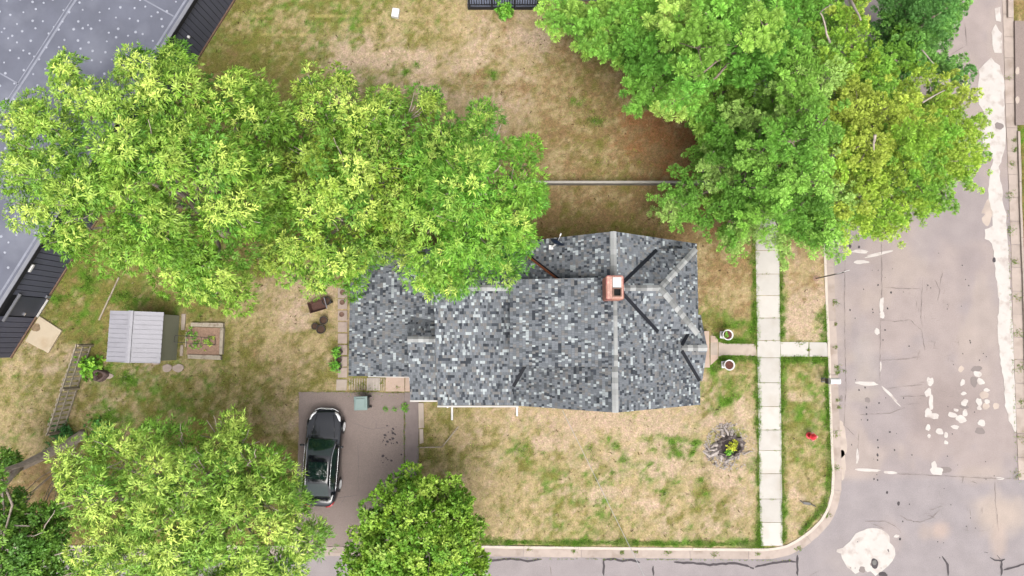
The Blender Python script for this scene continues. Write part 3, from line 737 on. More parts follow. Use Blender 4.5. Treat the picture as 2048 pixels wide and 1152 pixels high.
# driveway
drive = thing('driveway', None, None, (drive_poly[3][0], drive_poly[3][1], 0), kind='structure')
dp = [(598, 784), (808, 785), (808, 1093), (588, 1093), (592, 1000), (597, 900)]
MB().prism(ccw(wig(dp, LZ, 1.0, 12, 3)), .02, LZ + .028).build('asphalt_sheet', M['leaf_paint'], drive)
dp = [(809.5, 785), (837, 786), (837, 1093), (809.5, 1093)]
MB().prism(ccw(wig(dp, LZ, .8, 12, 4)), .02, LZ + .024).build('asphalt_strip', mat('asphalt_strip', A(164, 149, 146), .95, .1, 2, .5, 90), drive)
b = MB()
for i, pts in enumerate([[(705, 845), (730, 855), (745, 858), (780, 853)], [(752, 840), (752, 856)], [(715, 880), (717, 920), (716, 990), (690, 995), (680, 1010)], [(650, 1000), (700, 992)]]): add_ribbon(b, pts, .9, LZ + .032, i, .8)
b.build('crack_lines', M['crack'], drive, kind='stuff')
b = MB()
rr = random.Random(3)
for x, y, s in [(770, 870, 3), (786, 866, 3), (775, 883, 3), (786, 877, 3), (766, 912, 3), (803, 909, 2), (783, 921, 2.5)] + [(rr.uniform(765, 796), rr.uniform(850, 890), rr.uniform(.8, 2)) for _ in range(22)] + [(rr.uniform(762, 776), rr.uniform(908, 930), rr.uniform(.8, 1.6)) for _ in range(7)]:
    b.prism(ccw(blob(x, y, s, s * .8, LZ, 7, 9, .4)), LZ, LZ + .033)
b.build('oil_spots', M['tar'], drive, kind='stuff')
px_slab('apron_slab', [(580, 1094), (700, 1094), (700, 1106), (578, 1107)], 0, LZ + .02, M['kerb'], drive)

# ------------------------------------------------------------------ the house
SH_RND = random.Random(42)
def clip_cell(poly, u0, u1, v0, v1):
    def cut(p, f, g):
        out = []
        for i in range(len(p)):
            a, b = p[i], p[(i + 1) % len(p)]
            fa, fb = f(a), f(b)
            if fa >= 0: out.append(a)
            if (fa >= 0) != (fb >= 0):
                t = fa / (fa - fb); out.append((a[0] + (b[0] - a[0]) * t, a[1] + (b[1] - a[1]) * t))
        return out
    for f in (lambda q: q[0] - u0, lambda q: u1 - q[0], lambda q: q[1] - v0, lambda q: v1 - q[1]):
        poly = cut(poly, f, None)
        if len(poly) < 3: return None
    return poly
def shingle_col(r):
    t = r.random()
    if t < .095: c = r.uniform(.18, .28); return (c * .93, c * 1.02, c * 1.05)
    if t < .23: c = r.uniform(.02, .04); return (c * .86, c, c * 1.24)
    if t < .38: c = r.uniform(.05, .072); return (c * .92, c * 1.01, c * 1.13)
    c = r.uniform(.085, .12)
    w = r.random()
    if w < .25: return (c * 1.02, c, c * .99)
    return (c * .92, c, c * 1.11)
def shingled(name, poly, eave_dir, parent, exposure=.145, t=.14, seed=0):
    """a roof slope: slab + individually coloured raised tabs. poly: 3-D, eave_dir: horizontal unit vector along the eave"""
    r = random.Random(seed + 11)
    P = [Vector(p) for p in poly]
    u = Vector(eave_dir).normalized()
    n = (P[1] - P[0]).cross(P[2] - P[0]).normalized()
    if n.z < 0: n = -n; P = P[::-1]
    u = (u - n * u.dot(n)).normalized()
    v = n.cross(u).normalized()
    if v.z < 0: v = -v
    if u.cross(v).dot(n) < 0: u = -u
    o = min(P, key=lambda q: q.dot(v))
    slab = MB(); slab.slab(P, t)
    slope = slab.build('roof_slope', M['roof_under'], parent)
    uv = [((q - o).dot(u), (q - o).dot(v)) for q in P]
    u0, u1 = min(a for a, _ in uv), max(a for a, _ in uv)
    vmax = max(b for _, b in uv)
    W = lambda a, b, h: o + u * a + v * b + n * h
    mb = MB(); row = 0; vv = 0.0
    while vv < vmax:
        a = u0 - r.uniform(0, .2)
        prev = None
        while a < u1:
            w = r.choice((.075, .085, .095, .105, .12, .14))
            h0 = .024 + r.choice((0, .009)) ; h1 = .012
            c = shingle_col(r)
            if prev is not None and r.random() < .12: c = prev
            prev = c
            cell = clip_cell(uv, a + .003, a + w - .003, vv + .011, vv + exposure)  # dark slab shows at each course's lower edge, standing in for its shadow line
            if cell:
                full = len(cell) == 4 and abs((max(q[0] for q in cell) - min(q[0] for q in cell)) - (w - .006)) < 1e-4
                hh = lambda b_: h0 + (h1 - h0) * (b_ - vv) / exposure
                m_ = len(cell)
                top = [W(q[0], q[1], hh(q[1])) for q in cell]; bot = [W(q[0], q[1], .001) for q in cell]
                mb.add(top + bot, [tuple(range(m_))] + [(m_ + i, m_ + (i + 1) % m_, (i + 1) % m_, i) for i in range(m_)], c)
            a += w
        vv += exposure; row += 1
    mb.build('shingles', M['shingle'], slope, kind='stuff')
    return slope
def ridge_caps(a, b, sl1, sl2, parent, w=.17, step=.24, seed=0, lift=.05):
    """bent cap shingles along a ridge or hip; sl1, sl2: vectors running down each side"""
    r = random.Random(seed); a, b = Vector(a), Vector(b); d = (b - a); L_ = d.length; d.normalize()
    s1, s2 = Vector(sl1).normalized(), Vector(sl2).normalized()
    up = Vector((0, 0, 1)); s = 0
    while s < L_ - .05:
        e = min(L_, s + step * 1.15)
        c = r.choice((.21, .24, .2, .17, .22, .12)) * r.uniform(.88, 1.12)
        col = (c * .99, c * 1.01, c)
        mb = MB()
        for q, hh in ((s, .0), (e, .018)):
            base = a + d * q + up * (lift + hh)
            for k, off in ((0, s1 * w), (1, Vector()), (2, s2 * w)):
                mb.v.append(tuple(base + off)); 
        for q, hh in ((s, .0), (e, .018)):
            base = a + d * q + up * (lift + hh - .016)
            for k, off in ((0, s1 * w), (1, Vector()), (2, s2 * w)): mb.v.append(tuple(base + off))
        for f in ((0, 1, 4, 3), (1, 2, 5, 4), (3, 4, 10, 9), (4, 5, 11, 10), (0, 3, 9, 6), (5, 2, 8, 11), (1, 0, 6, 7), (2, 1, 7, 8)):
            mb.f.append(list(f)); mb.c.append(col)
        mb.build('ridge_cap', M['shingle'], parent)
        s += step

house = thing('shingled_house', 'old house with grey patchwork shingle roofs, dormers and brick chimney', 'house', (4.4, .9, LZ))
RX0, RZ = 4.4, 6.7
Y0, Y1 = -2.99, 4.78
XL, ZL = .1, 3.4                           # left eave of the main gable
XR, ZR = 9.0, 3.0
# walls (volumes under the roofs)
def gable_walls(x0, x1, y0, y1, pts, z0=LZ, axis='y', name='wall'):
    """extruded profile: pts = [(offset, z)...] across the axis"""
    b = MB()
    n = len(pts)
    if axis == 'y': v = [(p, y0, z) for p, z in pts] + [(p, y1, z) for p, z in pts]
    else: v = [(x0, p, z) for p, z in pts] + [(x1, p, z) for p, z in pts]
    f = [tuple(range(n)), tuple(range(2 * n - 1, n - 1, -1))] + [(i, n + i, n + (i + 1) % n, (i + 1) % n) for i in range(n)]
    b.add(v, f)
    o = b.build(name, M['siding'], house)
    bm = bmesh.new(); bm.from_mesh(o.data); bmesh.ops.recalc_face_normals(bm, faces=bm.faces); bm.to_mesh(o.data); bm.free()
    return o
gable_walls(0, 0, Y0 + .28, Y1 - .28, [(.45, LZ), (8.6, LZ), (8.6, 3.1), (RX0, 6.45), (.45, 3.45)])
gable_walls(-3.3, 1.2, 0, 0, [(-2.75, LZ), (4.5, LZ), (4.5, 3.2), (2.45, 5.1), (-2.75, 2.9)], axis='x')
gable_walls(-4.7, -3.28, 0, 0, [(-2.5, LZ), (1.1, LZ), (1.1, 2.9), (.14, 3.85), (-2.5, 2.72)], axis='x')
b = MB(); b.add([(x, y, z) for y in (-1.4, 4.3) for x, z in ((-7.7, LZ), (-3.5, LZ), (-3.5, 3.0), (-7.7, 2.2))], [(0, 1, 2, 3), (7, 6, 5, 4), (0, 4, 5, 1), (1, 5, 6, 2), (2, 6, 7, 3), (3, 7, 4, 0)]); b.build('garage_wall', M['siding'], house)
b = MB(); b.add([(x, y, z) for y in (-.85, 2.55) for x, z in ((.3, 3.6), (4.0, 3.6), (4.0, 6.3), (.3, 5.4))], [(0, 1, 2, 3), (7, 6, 5, 4), (0, 4, 5, 1), (1, 5, 6, 2), (2, 6, 7, 3), (3, 7, 4, 0)]); b.build('dormer_wall', M['siding'], house)
b = MB(); b.box(6.6, 2.32, 3.7, 3.3, 3.4, 2.1); b.build('dormer_wall', M['siding'], house)
# main gable slopes
s1 = shingled('l', [(XL, Y0, ZL), (XL, Y1, ZL), (RX0, Y1, RZ), (RX0, Y0, RZ)], (0, 1, 0), house, seed=1)
s2 = shingled('r', [(XR, Y0, ZR), (XR, Y1, ZR), (RX0, Y1, RZ), (RX0, Y0, RZ)], (0, 1, 0), house, seed=2)
dl, dr = Vector((XL - RX0, 0, ZL - RZ)), Vector((XR - RX0, 0, ZR - RZ))
ridge_caps((RX0, Y0, RZ), (RX0, Y1, RZ), dl, dr, s2, seed=3)
# shed dormer rising from the ridge to the left
DZ = 5.6
s3 = shingled('d', [(-.1, -1.08, DZ), (-.1, 2.78, DZ), (RX0 - .05, 2.78, RZ + .012), (RX0 - .05, -1.05, RZ + .012)], (0, 1, 0), house, seed=4, t=.16)
# left wing: long front slope, steep back slope
WX0, WX1, WY, WZ = -3.55, 1.6, 2.45, 5.28
s4 = shingled('wf', [(WX0, -3.02, 3.0), (.22, -3.02, 3.0), (.22, -2.2, 3.35), (3.2, -2.2 + 4.65, WZ), (WX0, WY, WZ)][:0] or [(WX0, -3.02, 3.0), (.25, -3.02, 3.0), (2.6, WY, WZ), (WX0, WY, WZ)], (1, 0, 0), house, seed=5)
s5 = shingled('wb', [(WX0, 4.85, 3.2), (.2, 4.85, 3.2), (2.6, WY, WZ), (WX0, WY, WZ)], (1, 0, 0), house, seed=6)
ridge_caps((WX0, WY, WZ), (-.1, WY, WZ), (0, -5.47, -2.28), (0, 2.4, -2.08), s4, seed=7)
# little gable between wing and garage
s6 = shingled('sf', [(-4.88, -2.78, 2.88), (-3.4, -2.78, 2.88), (-3.4, .14, 4.08), (-4.88, .14, 4.08)], (1, 0, 0), house, seed=8)
s7 = shingled('sb', [(-4.88, 1.25, 2.98), (-3.4, 1.25, 2.98), (-3.4, .14, 4.08), (-4.88, .14, 4.08)], (1, 0, 0), house, seed=9)
ridge_caps((-4.88, .14, 4.08), (-3.52, .14, 4.08), (0, -2.9, -1.2), (0, 1.1, -1.1), s6, seed=10)
# garage lean-to draining left
s8 = shingled('g', [(-8.02, -1.66, 2.3), (-8.02, 4.6, 2.3), (-3.45, 4.6, 3.3), (-3.45, -1.66, 3.3)], (0, 1, 0), house, seed=11)
# hipped dormer to the right
HX, HZ, EZ, EX, HY = 6.42, 6.58, 4.86, 8.46, 2.33
s9 = shingled('hn', [(4.5, 4.26, EZ), (EX, 4.26, EZ), (HX, HY, HZ), (4.5, HY, HZ)], (1, 0, 0), house, seed=12)
s10 = shingled('hs', [(4.5, .38, EZ), (EX, .38, EZ), (HX, HY, HZ), (4.5, HY, HZ)], (1, 0, 0), house, seed=13)
s11 = shingled('he', [(EX, .38, EZ), (EX, 4.26, EZ), (HX, HY, HZ)], (0, 1, 0), house, seed=14)
vn, vs2, ve = Vector((0, 1.93, EZ - HZ)), Vector((0, -1.95, EZ - HZ)), Vector((EX - HX, 0, EZ - HZ))
ridge_caps((4.6, HY, HZ), (HX, HY, HZ), vn, vs2, s11, seed=15)
hipd = Vector((EX, 4.26, EZ)) - Vector((HX, HY, HZ))
ridge_caps((EX, 4.26, EZ), (HX, HY, HZ), Vector((-.4, 1.2, -.95)).cross(Vector()) if False else Vector((-.6, .85, -.62)), Vector((.8, -.55, -.66)), s11, w=.16, seed=16, lift=.045)
ridge_caps((EX, .38, EZ), (HX, HY, HZ), Vector((-.6, -.85, -.62)), Vector((.8, .55, -.66)), s11, w=.16, seed=17, lift=.045)
# porch gable
PY, PZ = -.28, 3.92
s12 = shingled('ps', [(7.2, -1.86, 3.02), (9.12, -1.86, 3.02), (9.14, PY, PZ), (7.2, PY, PZ)], (1, 0, 0), house, seed=18)
s13 = shingled('pn', [(7.2, 1.3, 3.02), (9.12, 1.3, 3.02), (9.14, PY, PZ), (7.2, PY, PZ)], (1, 0, 0), house, seed=19)
ridge_caps((7.95, PY, PZ), (9.14, PY, PZ), (0, -1.58, -.9), (0, 1.58, -.9), s12, seed=20)
# black and rusty valley flashings
def valley(a, b, m='valley', w=.155, lift=.1):
    mb = MB(); mb.bar(Vector(a) + Vector((0, 0, lift)), Vector(b) + Vector((0, 0, lift)), w, .02); return mb.build('valley_flashing', M[m], house)
def main_r(x): return RZ + (x - RX0) * (ZR - RZ) / (XR - RX0)
def main_l(x): return RZ - (RX0 - x) * (RZ - ZL) / (RX0 - XL)
kn = (HZ - EZ) / (4.26 - HY)
for sg in (1, -1):
    va, vb = 4.68, 6.62
    valley((va, HY + sg * (HZ - main_r(va)) / kn, main_r(va)), (vb, HY + sg * (HZ - main_r(vb)) / kn, main_r(vb)))
kw = (WZ - 3.0) / 5.47
valley((.07, -2.1, 3.383), (.62, -1.1, 3.80))
kb = (WZ - 3.2) / (4.85 - WY)
yb = lambda x: WY + (WZ - main_l(x)) / kb
valley((2.2, yb(2.2), main_l(2.2)), (.75, yb(.75), main_l(.75)), 'rust', .12); valley((2.2, yb(2.2) + .08, main_l(2.2)), (.75, yb(.75) + .08, main_l(.75)), 'valley', .06, .12)
kp = (PZ - 3.02) / 1.58
for sg, vb in ((-1, 8.97), (1, 8.5)):
    valley((7.95, PY + sg * (PZ - main_r(7.95)) / kp, main_r(7.95)), (vb, PY + sg * (PZ - main_r(vb)) / kp, main_r(vb)))
# white fascia and gutters along the low edges
def fascia(a, b, w=.07, h=.16):
    mb = MB(); mb.bar(a, b, w, h); return mb.build('fascia_board', M['white_trim'], house)
fascia((-4.9, -2.83, 2.8), (-3.6, -2.83, 2.8)); fascia((-3.58, -3.08, 2.9), (.3, -3.08, 2.9)); fascia((-7.0, -1.69, 2.4), (-4.9, -1.69, 2.86), .04)
# downspout elbows running out over the lawn
for x, y0, y1 in ((904, 811, 838), (1034, 812, 830)):
    mb = MB(); a = at(x, y0, 2.6); p = at(x, y1 + 2, LZ + .1); a.x = p.x
    a = Vector((p.x, -3.13, 2.75))
    mb.tube([a, Vector((p.x, -2.86, 2.3)), Vector((p.x, -2.86, .45)), Vector((p.x, p.y + (.55 if x < 1000 else .3), .22)), Vector((p.x, p.y, .17))], [.055] * 5, 8)
    mb.build('downspout', M['white_paint'], house)
# porch landing and step
mb = MB(); q0, q1 = at(1405, 662, .45), at(1420, 735, .45)
mb.box((q0.x + q1.x) / 2 - .5, (q0.y + q1.y) / 2, .27, q1.x - q0.x + 1.0, q0.y - q1.y, .36); mb.build('porch_landing', M['pink_slab'], house, bevel=.02)
# chimney
chim = MB()
cx0, cx1, cy0, cy1 = 3.93, 4.58, 1.78, 2.70
chim.box((cx0 + cx1) / 2, (cy0 + cy1) / 2, 6.95, cx1 - cx0 - .02, cy1 - cy0 - .02, 1.88)
chimney = chim.build('chimney', M['mortar'], house)
bb = MB(); rr = random.Random(9)
for k in range(25):
    z = 6.05 + k * .075
    off = .1 if k % 2 else 0
    flare = .0 if k < 22 else .02
    for side in range(4):
        L_ = (cx1 - cx0) if side % 2 == 0 else (cy1 - cy0)
        n = int(L_ / .2) + 1
        for j in range(n + 1):
            a = max(0, j * .2 - off); e = min(L_, (j + 1) * .2 - off - .012)
            if e - a < .03: continue
            c = rr.uniform(.8, 1.2); col = (.21 * c, .095 * c * rr.uniform(.85, 1.15), .075 * c)
            mid = (a + e) / 2
            if side == 0: bb.box(cx0 + mid, cy0 - flare, z, e - a, .05, .064, col=col)
            if side == 2: bb.box(cx0 + mid, cy1 + flare, z, e - a, .05, .064, col=col)
            if side == 1: bb.box(cx1 + flare, cy0 + mid, z, .05, e - a, .064, col=col)
            if side == 3: bb.box(cx0 - flare, cy0 + mid, z, .05, e - a, .064, col=col)
for i in range(6):                                                  # top course laid flat around the flue
    for j in range(9):
        x, y = cx0 + .055 + i * .108, cy0 + .05 + j * .103
        c = rr.uniform(.85, 1.15)
        if not (4.12 < x < 4.5 and 1.9 < y < 2.64): bb.box(x, y, 7.895, .1, .095, .05, col=(.33 * c, .19 * c, .155 * c))
bb.build('bricks', M['brick'], chimney, kind='stuff')
mb = MB(); mb.box(4.33, 2.45, 7.93, .34, .42, .09); mb.build('chimney_cap', M['white_paint'], chimney, bevel=.01)
mb = MB()
for (x, y, sx, sy) in ((4.33, 2.2, .36, .04), (4.33, 1.88, .36, .04), (4.17, 2.04, .04, .28), (4.49, 2.04, .04, .28)): mb.box(x, y, 7.96, sx, sy, .16)
mb.build('flue_rim', M['terracotta'], chimney)
mb = MB(); mb.box(4.33, 2.04, 7.925, .28, .28, .02); mb.build('flue_opening', M['black'], chimney)
mb = MB(); mb.bar((cx0 - .04, cy0, 6.45), (cx0 - .04, cy1, 6.45), .1, .16); mb.build('flashing', M['valley'], chimney)
# satellite dish on the left slope
p = at(1103, 496, 4.7)
dish = thing('satellite_dish', 'dark blue satellite dish on a white arm, fixed to house roof edge', 'satellite dish', (1.83, 4.35, main_l(1.83) + .02))
b0 = Vector(dish.location)
mb = MB(); mb.box(b0.x, b0.y, b0.z + .03, .26, .2, .05); mb.bar(b0 + Vector((0, 0, .04)), b0 + Vector((.18, .1, .42)), .06, .06); mb.build('mount', M['white_paint'], dish)
mb = MB()
Md = Matrix.Translation(b0 + Vector((.22, .14, .5))) @ Vector((.35, .82, .45)).to_track_quat('Z', 'Y').to_matrix().to_4x4()
mb.lathe([(.0, -.06), (.14, -.05), (.26, -.012), (.34, .03), (.35, .035), (.26, .004), (.14, -.035), (.01, -.045)], 24, M=Md); mb.build('reflector', M['dish_blue'], dish, smooth=True)
mb = MB(); mb.tube([Md @ Vector((0, -.34, .02)), Md @ Vector((0, -.18, .36))], .016, 6); mb.box(0, -.18, .38, .06, .07, .1, M=Md); mb.build('feed_arm', M['white_paint'], dish)
# overhead service cable from the gable to a pole beyond the frame
mb = MB(); c0, c1 = Vector((2.3, -3.1, 4.6)), Vector((12.6, -24, 6.8)); pts = []
for k in range(25):
    t = k / 24; q = c0.lerp(c1, t); q.z -= 1.0 * 4 * t * (1 - t); pts.append(q)
mb.tube(pts, .012, 5); cable = mb.build('service_cable', M['wire'])
tag(cable, 'thin grey overhead cable from house gable across the front lawn', 'cable')
pole = thing('utility_pole', 'wooden utility pole carrying the overhead house cable', 'pole', (12.6, -24.1, 0))
mb = MB(); mb.tube([(12.6, -24.1, -.3), (12.6, -24.1, 8.2)], [.16, .11], 10); mb.build('post', M['bark'], pole)
mb = MB(); mb.bar((11.5, -24.0, 7.5), (13.7, -24.0, 7.5), .1, .12); mb.build('crossarm', M['wood_grey'], pole)

# ------------------------------------------------------------------ flat-roofed dark building, upper left
BP = Vector((-15.95, 17.06, 0)); BD = Vector((-.4955, -.8686, 0)); BN = Vector((.8686, -.4955, 0))     # wall line, direction, outward normal
B_END = 20.62                                                        # wall ends here along BD
B_H = 3.1
bld = thing('flat_roofed_building', 'low building with grey membrane flat roof and charcoal board siding', 'building', BP + BD * 8)
def bpt(s, o, z): return BP + BD * s + BN * o + Vector((0, 0, z))
MB().prism([tuple(bpt(s, o, 0)[:2]) for s, o in ((-26, -.12), (-26, -26), (B_END - .1, -26), (B_END - .1, -.12))][::-1], 0, B_H - .12).build('wall', M['dark_gap'], bld)
rs = MB(); rs.prism(ccw([tuple(bpt(s, o, 0)[:2]) for s, o in ((-26, -.05), (-26, -26), (B_END + .02, -26), (B_END + .02, -.05))]), B_H - .12, B_H)
roof = rs.build('roof', M['membrane'], bld)
# membrane laps, edge metal and rows of fastener bumps
for o in (-.32, -5.1, -9.9, -14.7):
    mb = MB(); mb.prism(ccw([tuple(bpt(s, q, 0)[:2]) for s, q in ((-25.5, o - .05), (B_END, o - .05), (B_END, o + .06), (-25.5, o + .06))]), B_H - .01, B_H + .012)
    if o < -4: mb.prism(ccw([tuple(bpt(s, q, 0)[:2]) for s, q in ((-25.5, o - .2), (B_END, o - .2), (B_END, o - .15), (-25.5, o - .15))]), B_H - .01, B_H + .009)
    mb.build('membrane_seam', M['membrane_seam'], roof)
rr = random.Random(21)
for k in range(9):
    s0 = -5 + k * 3.1 + rr.uniform(-.6, .6); o0 = rr.choice((-.4, -5.2)); w = rr.uniform(1.2, 3.0)
    mb = MB(); mb.prism(ccw([tuple(bpt(s, q, 0)[:2]) for s, q in ((s0, o0 - w), (s0, o0), (s0 + .07, o0), (s0 + .07, o0 - w))]), B_H - .01, B_H + .009); mb.build('membrane_seam', M['membrane_seam'], roof)
mb = MB(); mb.prism(ccw([tuple(bpt(s, o, 0)[:2]) for s, o in ((-26, -.12), (B_END + .05, -.12), (B_END + .05, .06), (-26, .06))]), B_H - .1, B_H + .05); mb.build('edge_coping', M['flashing'], bld)
mb = MB(); mb.prism(ccw([tuple(bpt(s, o, 0)[:2]) for s, o in ((-26, .03), (B_END + .06, .03), (B_END + .06, .085), (-26, .085))]), B_H - .2, B_H + .03); mb.build('gutter', M['dark_gap'], bld)
mb = MB()
for i in range(-26, 34):
    for j in range(1, 34):
        s0 = i * .62 + (.31 if j % 2 else 0) + rr.gauss(0, .13); o0 = -.25 - j * .52 + rr.gauss(0, .11)
        if s0 > B_END - .3 or rr.random() < .12: continue
        r0 = rr.uniform(.055, .085); c = bpt(s0, o0, 0)
        mb.add([(c.x + r0 * math.cos(a * math.pi / 3), c.y + r0 * math.sin(a * math.pi / 3), B_H - .004) for a in range(6)] + [(c.x + r0 * .6 * math.cos(a * math.pi / 3), c.y + r0 * .6 * math.sin(a * math.pi / 3), B_H + .014) for a in range(6)],
               [(6, 7, 8, 9, 10, 11)] + [(a, (a + 1) % 6, 6 + (a + 1) % 6, 6 + a) for a in range(6)])
mb.build('fastener_caps', M['fastener'], roof, kind='stuff')
# siding boards
DOOR0, DOOR1 = 17.05, 18.15
bw = .30; n_b = int((B_END + 5) / bw)
ang = math.atan2(BD.y, BD.x)
proto_me = None
for k in range(n_b):
    s0 = B_END - (k + .5) * bw
    if DOOR0 - .1 < s0 < DOOR1 + .1: continue
    if proto_me is None:
        mbx = MB(); mbx.box(0, 0, 1.47, bw - .028, .05, 2.86)
        o = mbx.build('siding_board', M['dark_siding'], bld, world=False); proto_me = o.data
    else:
        o = bpy.data.objects.new('siding_board', proto_me); COL.objects.link(o); o.parent = bld
    q = bpt(s0, -.085, LZ) - bld.location
    o.location = q; o.rotation_euler = (0, 0, ang)
mb = MB(); mb.bar(bpt(-5, -.03, LZ + .05), bpt(B_END, -.03, LZ + .05), .07, .12); mb.build('base_trim', mat('base_trim', A(150, 120, 100), .9, .2, 4), bld)
dr = MB(); dr.bar(bpt(DOOR0, -.07, 1.2), bpt(DOOR1, -.07, 1.2), .06, 2.1)
door = dr.build('door', mat('dark_door', A(88, 92, 108), .5, .05, 2), bld)
mb = MB(); mb.bar(bpt(DOOR0 - .15, .03, 2.36), bpt(DOOR1 + .3, .03, 2.36), .12, .09); mb.build('drip_cap', M['flashing'], bld)
mb = MB(); mb.bar(bpt(DOOR0 + .03, .02, .2), bpt(DOOR1 - .03, .02, .2), .1, .05); mb.build('threshold', M['white_trim'], bld)
mb = MB(); mb.bar(bpt(DOOR0 - .2, .0, .26), bpt(DOOR0 - .05, .0, .26), .08, .3); mb.build('kick_plate', M['flashing'], bld)
mb = MB(); mb.bar(bpt(DOOR1 - .2, -.01, 1.15), bpt(DOOR1 - .06, -.01, 1.15), .06, .05); mb.build('handle', M['chrome'], door)
mb = MB(); mb.box(*bpt(15.45, .05, 2.75), .42, .14, .14, rz=ang); mb.build('wall_light', M['white_paint'], bld, bevel=.02)
mb = MB(); mb.box(*bpt(1.55, .03, 1.9), .14, .12, .12, rz=ang); mb.build('wall_light', M['white_paint'], bld, bevel=.02)
# tan slab outside its door
pad = thing('door_slab', 'square tan concrete slab with a soot stain outside charcoal building door', 'slab', at(86, 668, LZ))
q = [(78, 632), (123, 661), (96, 706), (50, 682)]
MB().prism(ccw([tuple(at(x, y, .2)[:2]) for x, y in q]), .05, .2).build('slab', M['tan_slab'], pad, bevel=.015)
MB().prism(ccw(blob(72, 655, 9, 8, .2, 5, 18, .4, .8)), .19, .2045).build('soot_stain', mat('soot', A(170, 146, 116), .95, .3, 4, stain=(A(110, 92, 74), 3.0, .9)), pad)

# ------------------------------------------------------------------ neighbour's house and dark deck at the top
nb = thing('neighbour_house', 'light grey neighbour house with white framed window behind pine branches', 'house', (6.5, 22, LZ))
NBY = 18.55
MB().box(7.3, NBY + 4, 2.3, 11.0, 8, 4.5).build('wall', M['house_grey'], nb)
mb = MB(); mb.slab([(1.5, NBY - .45, 4.5), (13.1, NBY - .45, 4.5), (13.1, NBY + 4, 7.0), (1.5, NBY + 4, 7.0)], .15); mb.slab([(1.5, NBY + 8.45, 4.5), (1.5, NBY + 4, 7.0), (13.1, NBY + 4, 7.0), (13.1, NBY + 8.45, 4.5)], .15); mb.build('roof', M['roof_under'], nb)
for wx in (3.72, 8.0):
    wf = MB(); y = NBY - .03
    for (x, z, sx, sz) in ((wx, .95, 1.1, .12), (wx, 2.25, 1.1, .12), (wx - .5, 1.6, .12, 1.3), (wx + .5, 1.6, .12, 1.3)): wf.box(x, y, z, sx, .1, sz)
    wo = wf.build('window', M['white_paint'], nb)
    MB().box(wx, NBY - .012, 1.6, .92, .03, 1.2).build('pane', M['glass_dark'], wo)
deck = thing('timber_deck', 'black painted timber deck with balustrade against the light grey house', 'deck', (-.3, 18.6, LZ))
da, db = at(936, 22, LZ).x, at(1088, 22, LZ).x
DY = at(1000, 20, LZ).y
MB().box((da + db) / 2, DY + 1.6, .42, db - da, 3.1, .06).build('floor', M['deck_floor'], deck)
MB().bar((da, DY + .03, .25), (db, DY + .03, .25), .05, .3).build('skirting_board', M['deck_dark'], deck)
MB().bar((da, DY + .06, 1.22), (db, DY + .06, 1.22), .11, .06).build('top_rail', M['deck_dark'], deck)
MB().bar((da, DY + .06, .56), (db, DY + .06, .56), .06, .06).build('bottom_rail', M['deck_dark'], deck)
pm = None
for k in range(30):
    x = da + .1 + k * (db - da - .2) / 29
    if k % 9 == 0: MB().box(x, DY + .06, .7, .1, .1, 1.2).build('post', M['deck_dark'], deck); continue
    if pm is None:
        o = MB().box(0, 0, 0, .045, .045, .6).build('baluster', M['deck_dark'], deck, world=False); pm = o.data
    else: o = bpy.data.objects.new('baluster', pm); COL.objects.link(o); o.parent = deck
    o.location = Vector((x, DY + .06, .89)) - deck.location
MB().bar((da + .02, DY + 3.1, 3.0), (db - .1, DY + 3.1, 3.0), .1, .1).build('back_beam', M['deck_dark'], deck)
mb = MB(); mb.box(db - .22, DY + .3, .75, .3, .3, 1.0); mb.build('corner_box', M['white_paint'], deck)

# low grey block wall across the lawn
lw = thing('low_wall', 'low grey concrete garden wall crossing the dry lawn behind the house', 'wall', at(1215, 368, LZ))
fa, fb = at(1040, 369, LZ), at(1420, 369, LZ)
nblk = 9
for k in range(nblk):
    x0 = fa.x + (fb.x - fa.x) * k / nblk; x1 = fa.x + (fb.x - fa.x) * (k + 1) / nblk
    MB().box((x0 + x1) / 2, fa.y, .34, x1 - x0 - .006, .1, .56).build('panel', M['wall_block'], lw)
MB().bar((fa.x, fa.y, .645), (fb.x, fa.y, .645), .13, .04).build('coping', mat('coping', A(215, 208, 198), .9, .1, 4), lw)

# ------------------------------------------------------------------ metal shed with raised bed
shed = thing('metal_shed', 'small shed with pale ribbed metal roof and sage green wall', 'shed', (-18.75, .26, LZ), math.radians(-1.8))
SX, SY = 1.28, 1.2                                                    # half sizes (local)
b = MB(); b.add([(x, y, z) for y in (-SY + .04, SY - .04) for x, z in ((-SX + .05, 0), (SX - .05, 0), (SX - .05, 1.85), (-.06, 2.2), (-SX + .05, 1.85))],
                [(0, 1, 2, 3, 4), (9, 8, 7, 6, 5), (0, 5, 6, 1), (1, 6, 7, 2), (2, 7, 8, 3), (3, 8, 9, 4), (4, 9, 5, 0)])
b.build('wall', M['shed_wall'], shed, world=False)
for side in (-1, 1):
    xe = side * (SX + .06) ; xr = -.06
    ze, zr = 1.86, 2.26
    npn = 11
    for k in range(npn):
        y0 = -SY - .06 + k * (2 * SY + .12) / npn; y1 = y0 + (2 * SY + .12) / npn
        pb = MB()
        pb.slab([(xr, y0 + .022, zr), (xe, y0 + .022, ze), (xe, y1, ze), (xr, y1, zr)][::(1 if side > 0 else -1)], .03)
        pn_ = pb.build('roof_panel', M['shed_metal'], shed, world=False)
        rb = MB(); rb.slab([(xr, y0 - .012, zr + .03), (xe, y0 - .012, ze + .03), (xe, y0 + .02, ze + .03), (xr, y0 + .02, zr + .03)][::(1 if side > 0 else -1)], .05)
        rb.build('rib', M['shed_metal'], pn_, world=False)
b = MB()
for s_ in (-1, 1): b.slab([(-.06, -SY - .08, 2.32), (-.06 + s_ * .12, -SY - .08, 2.29), (-.06 + s_ * .12, SY + .08, 2.29), (-.06, SY + .08, 2.32)][::s_], .03)
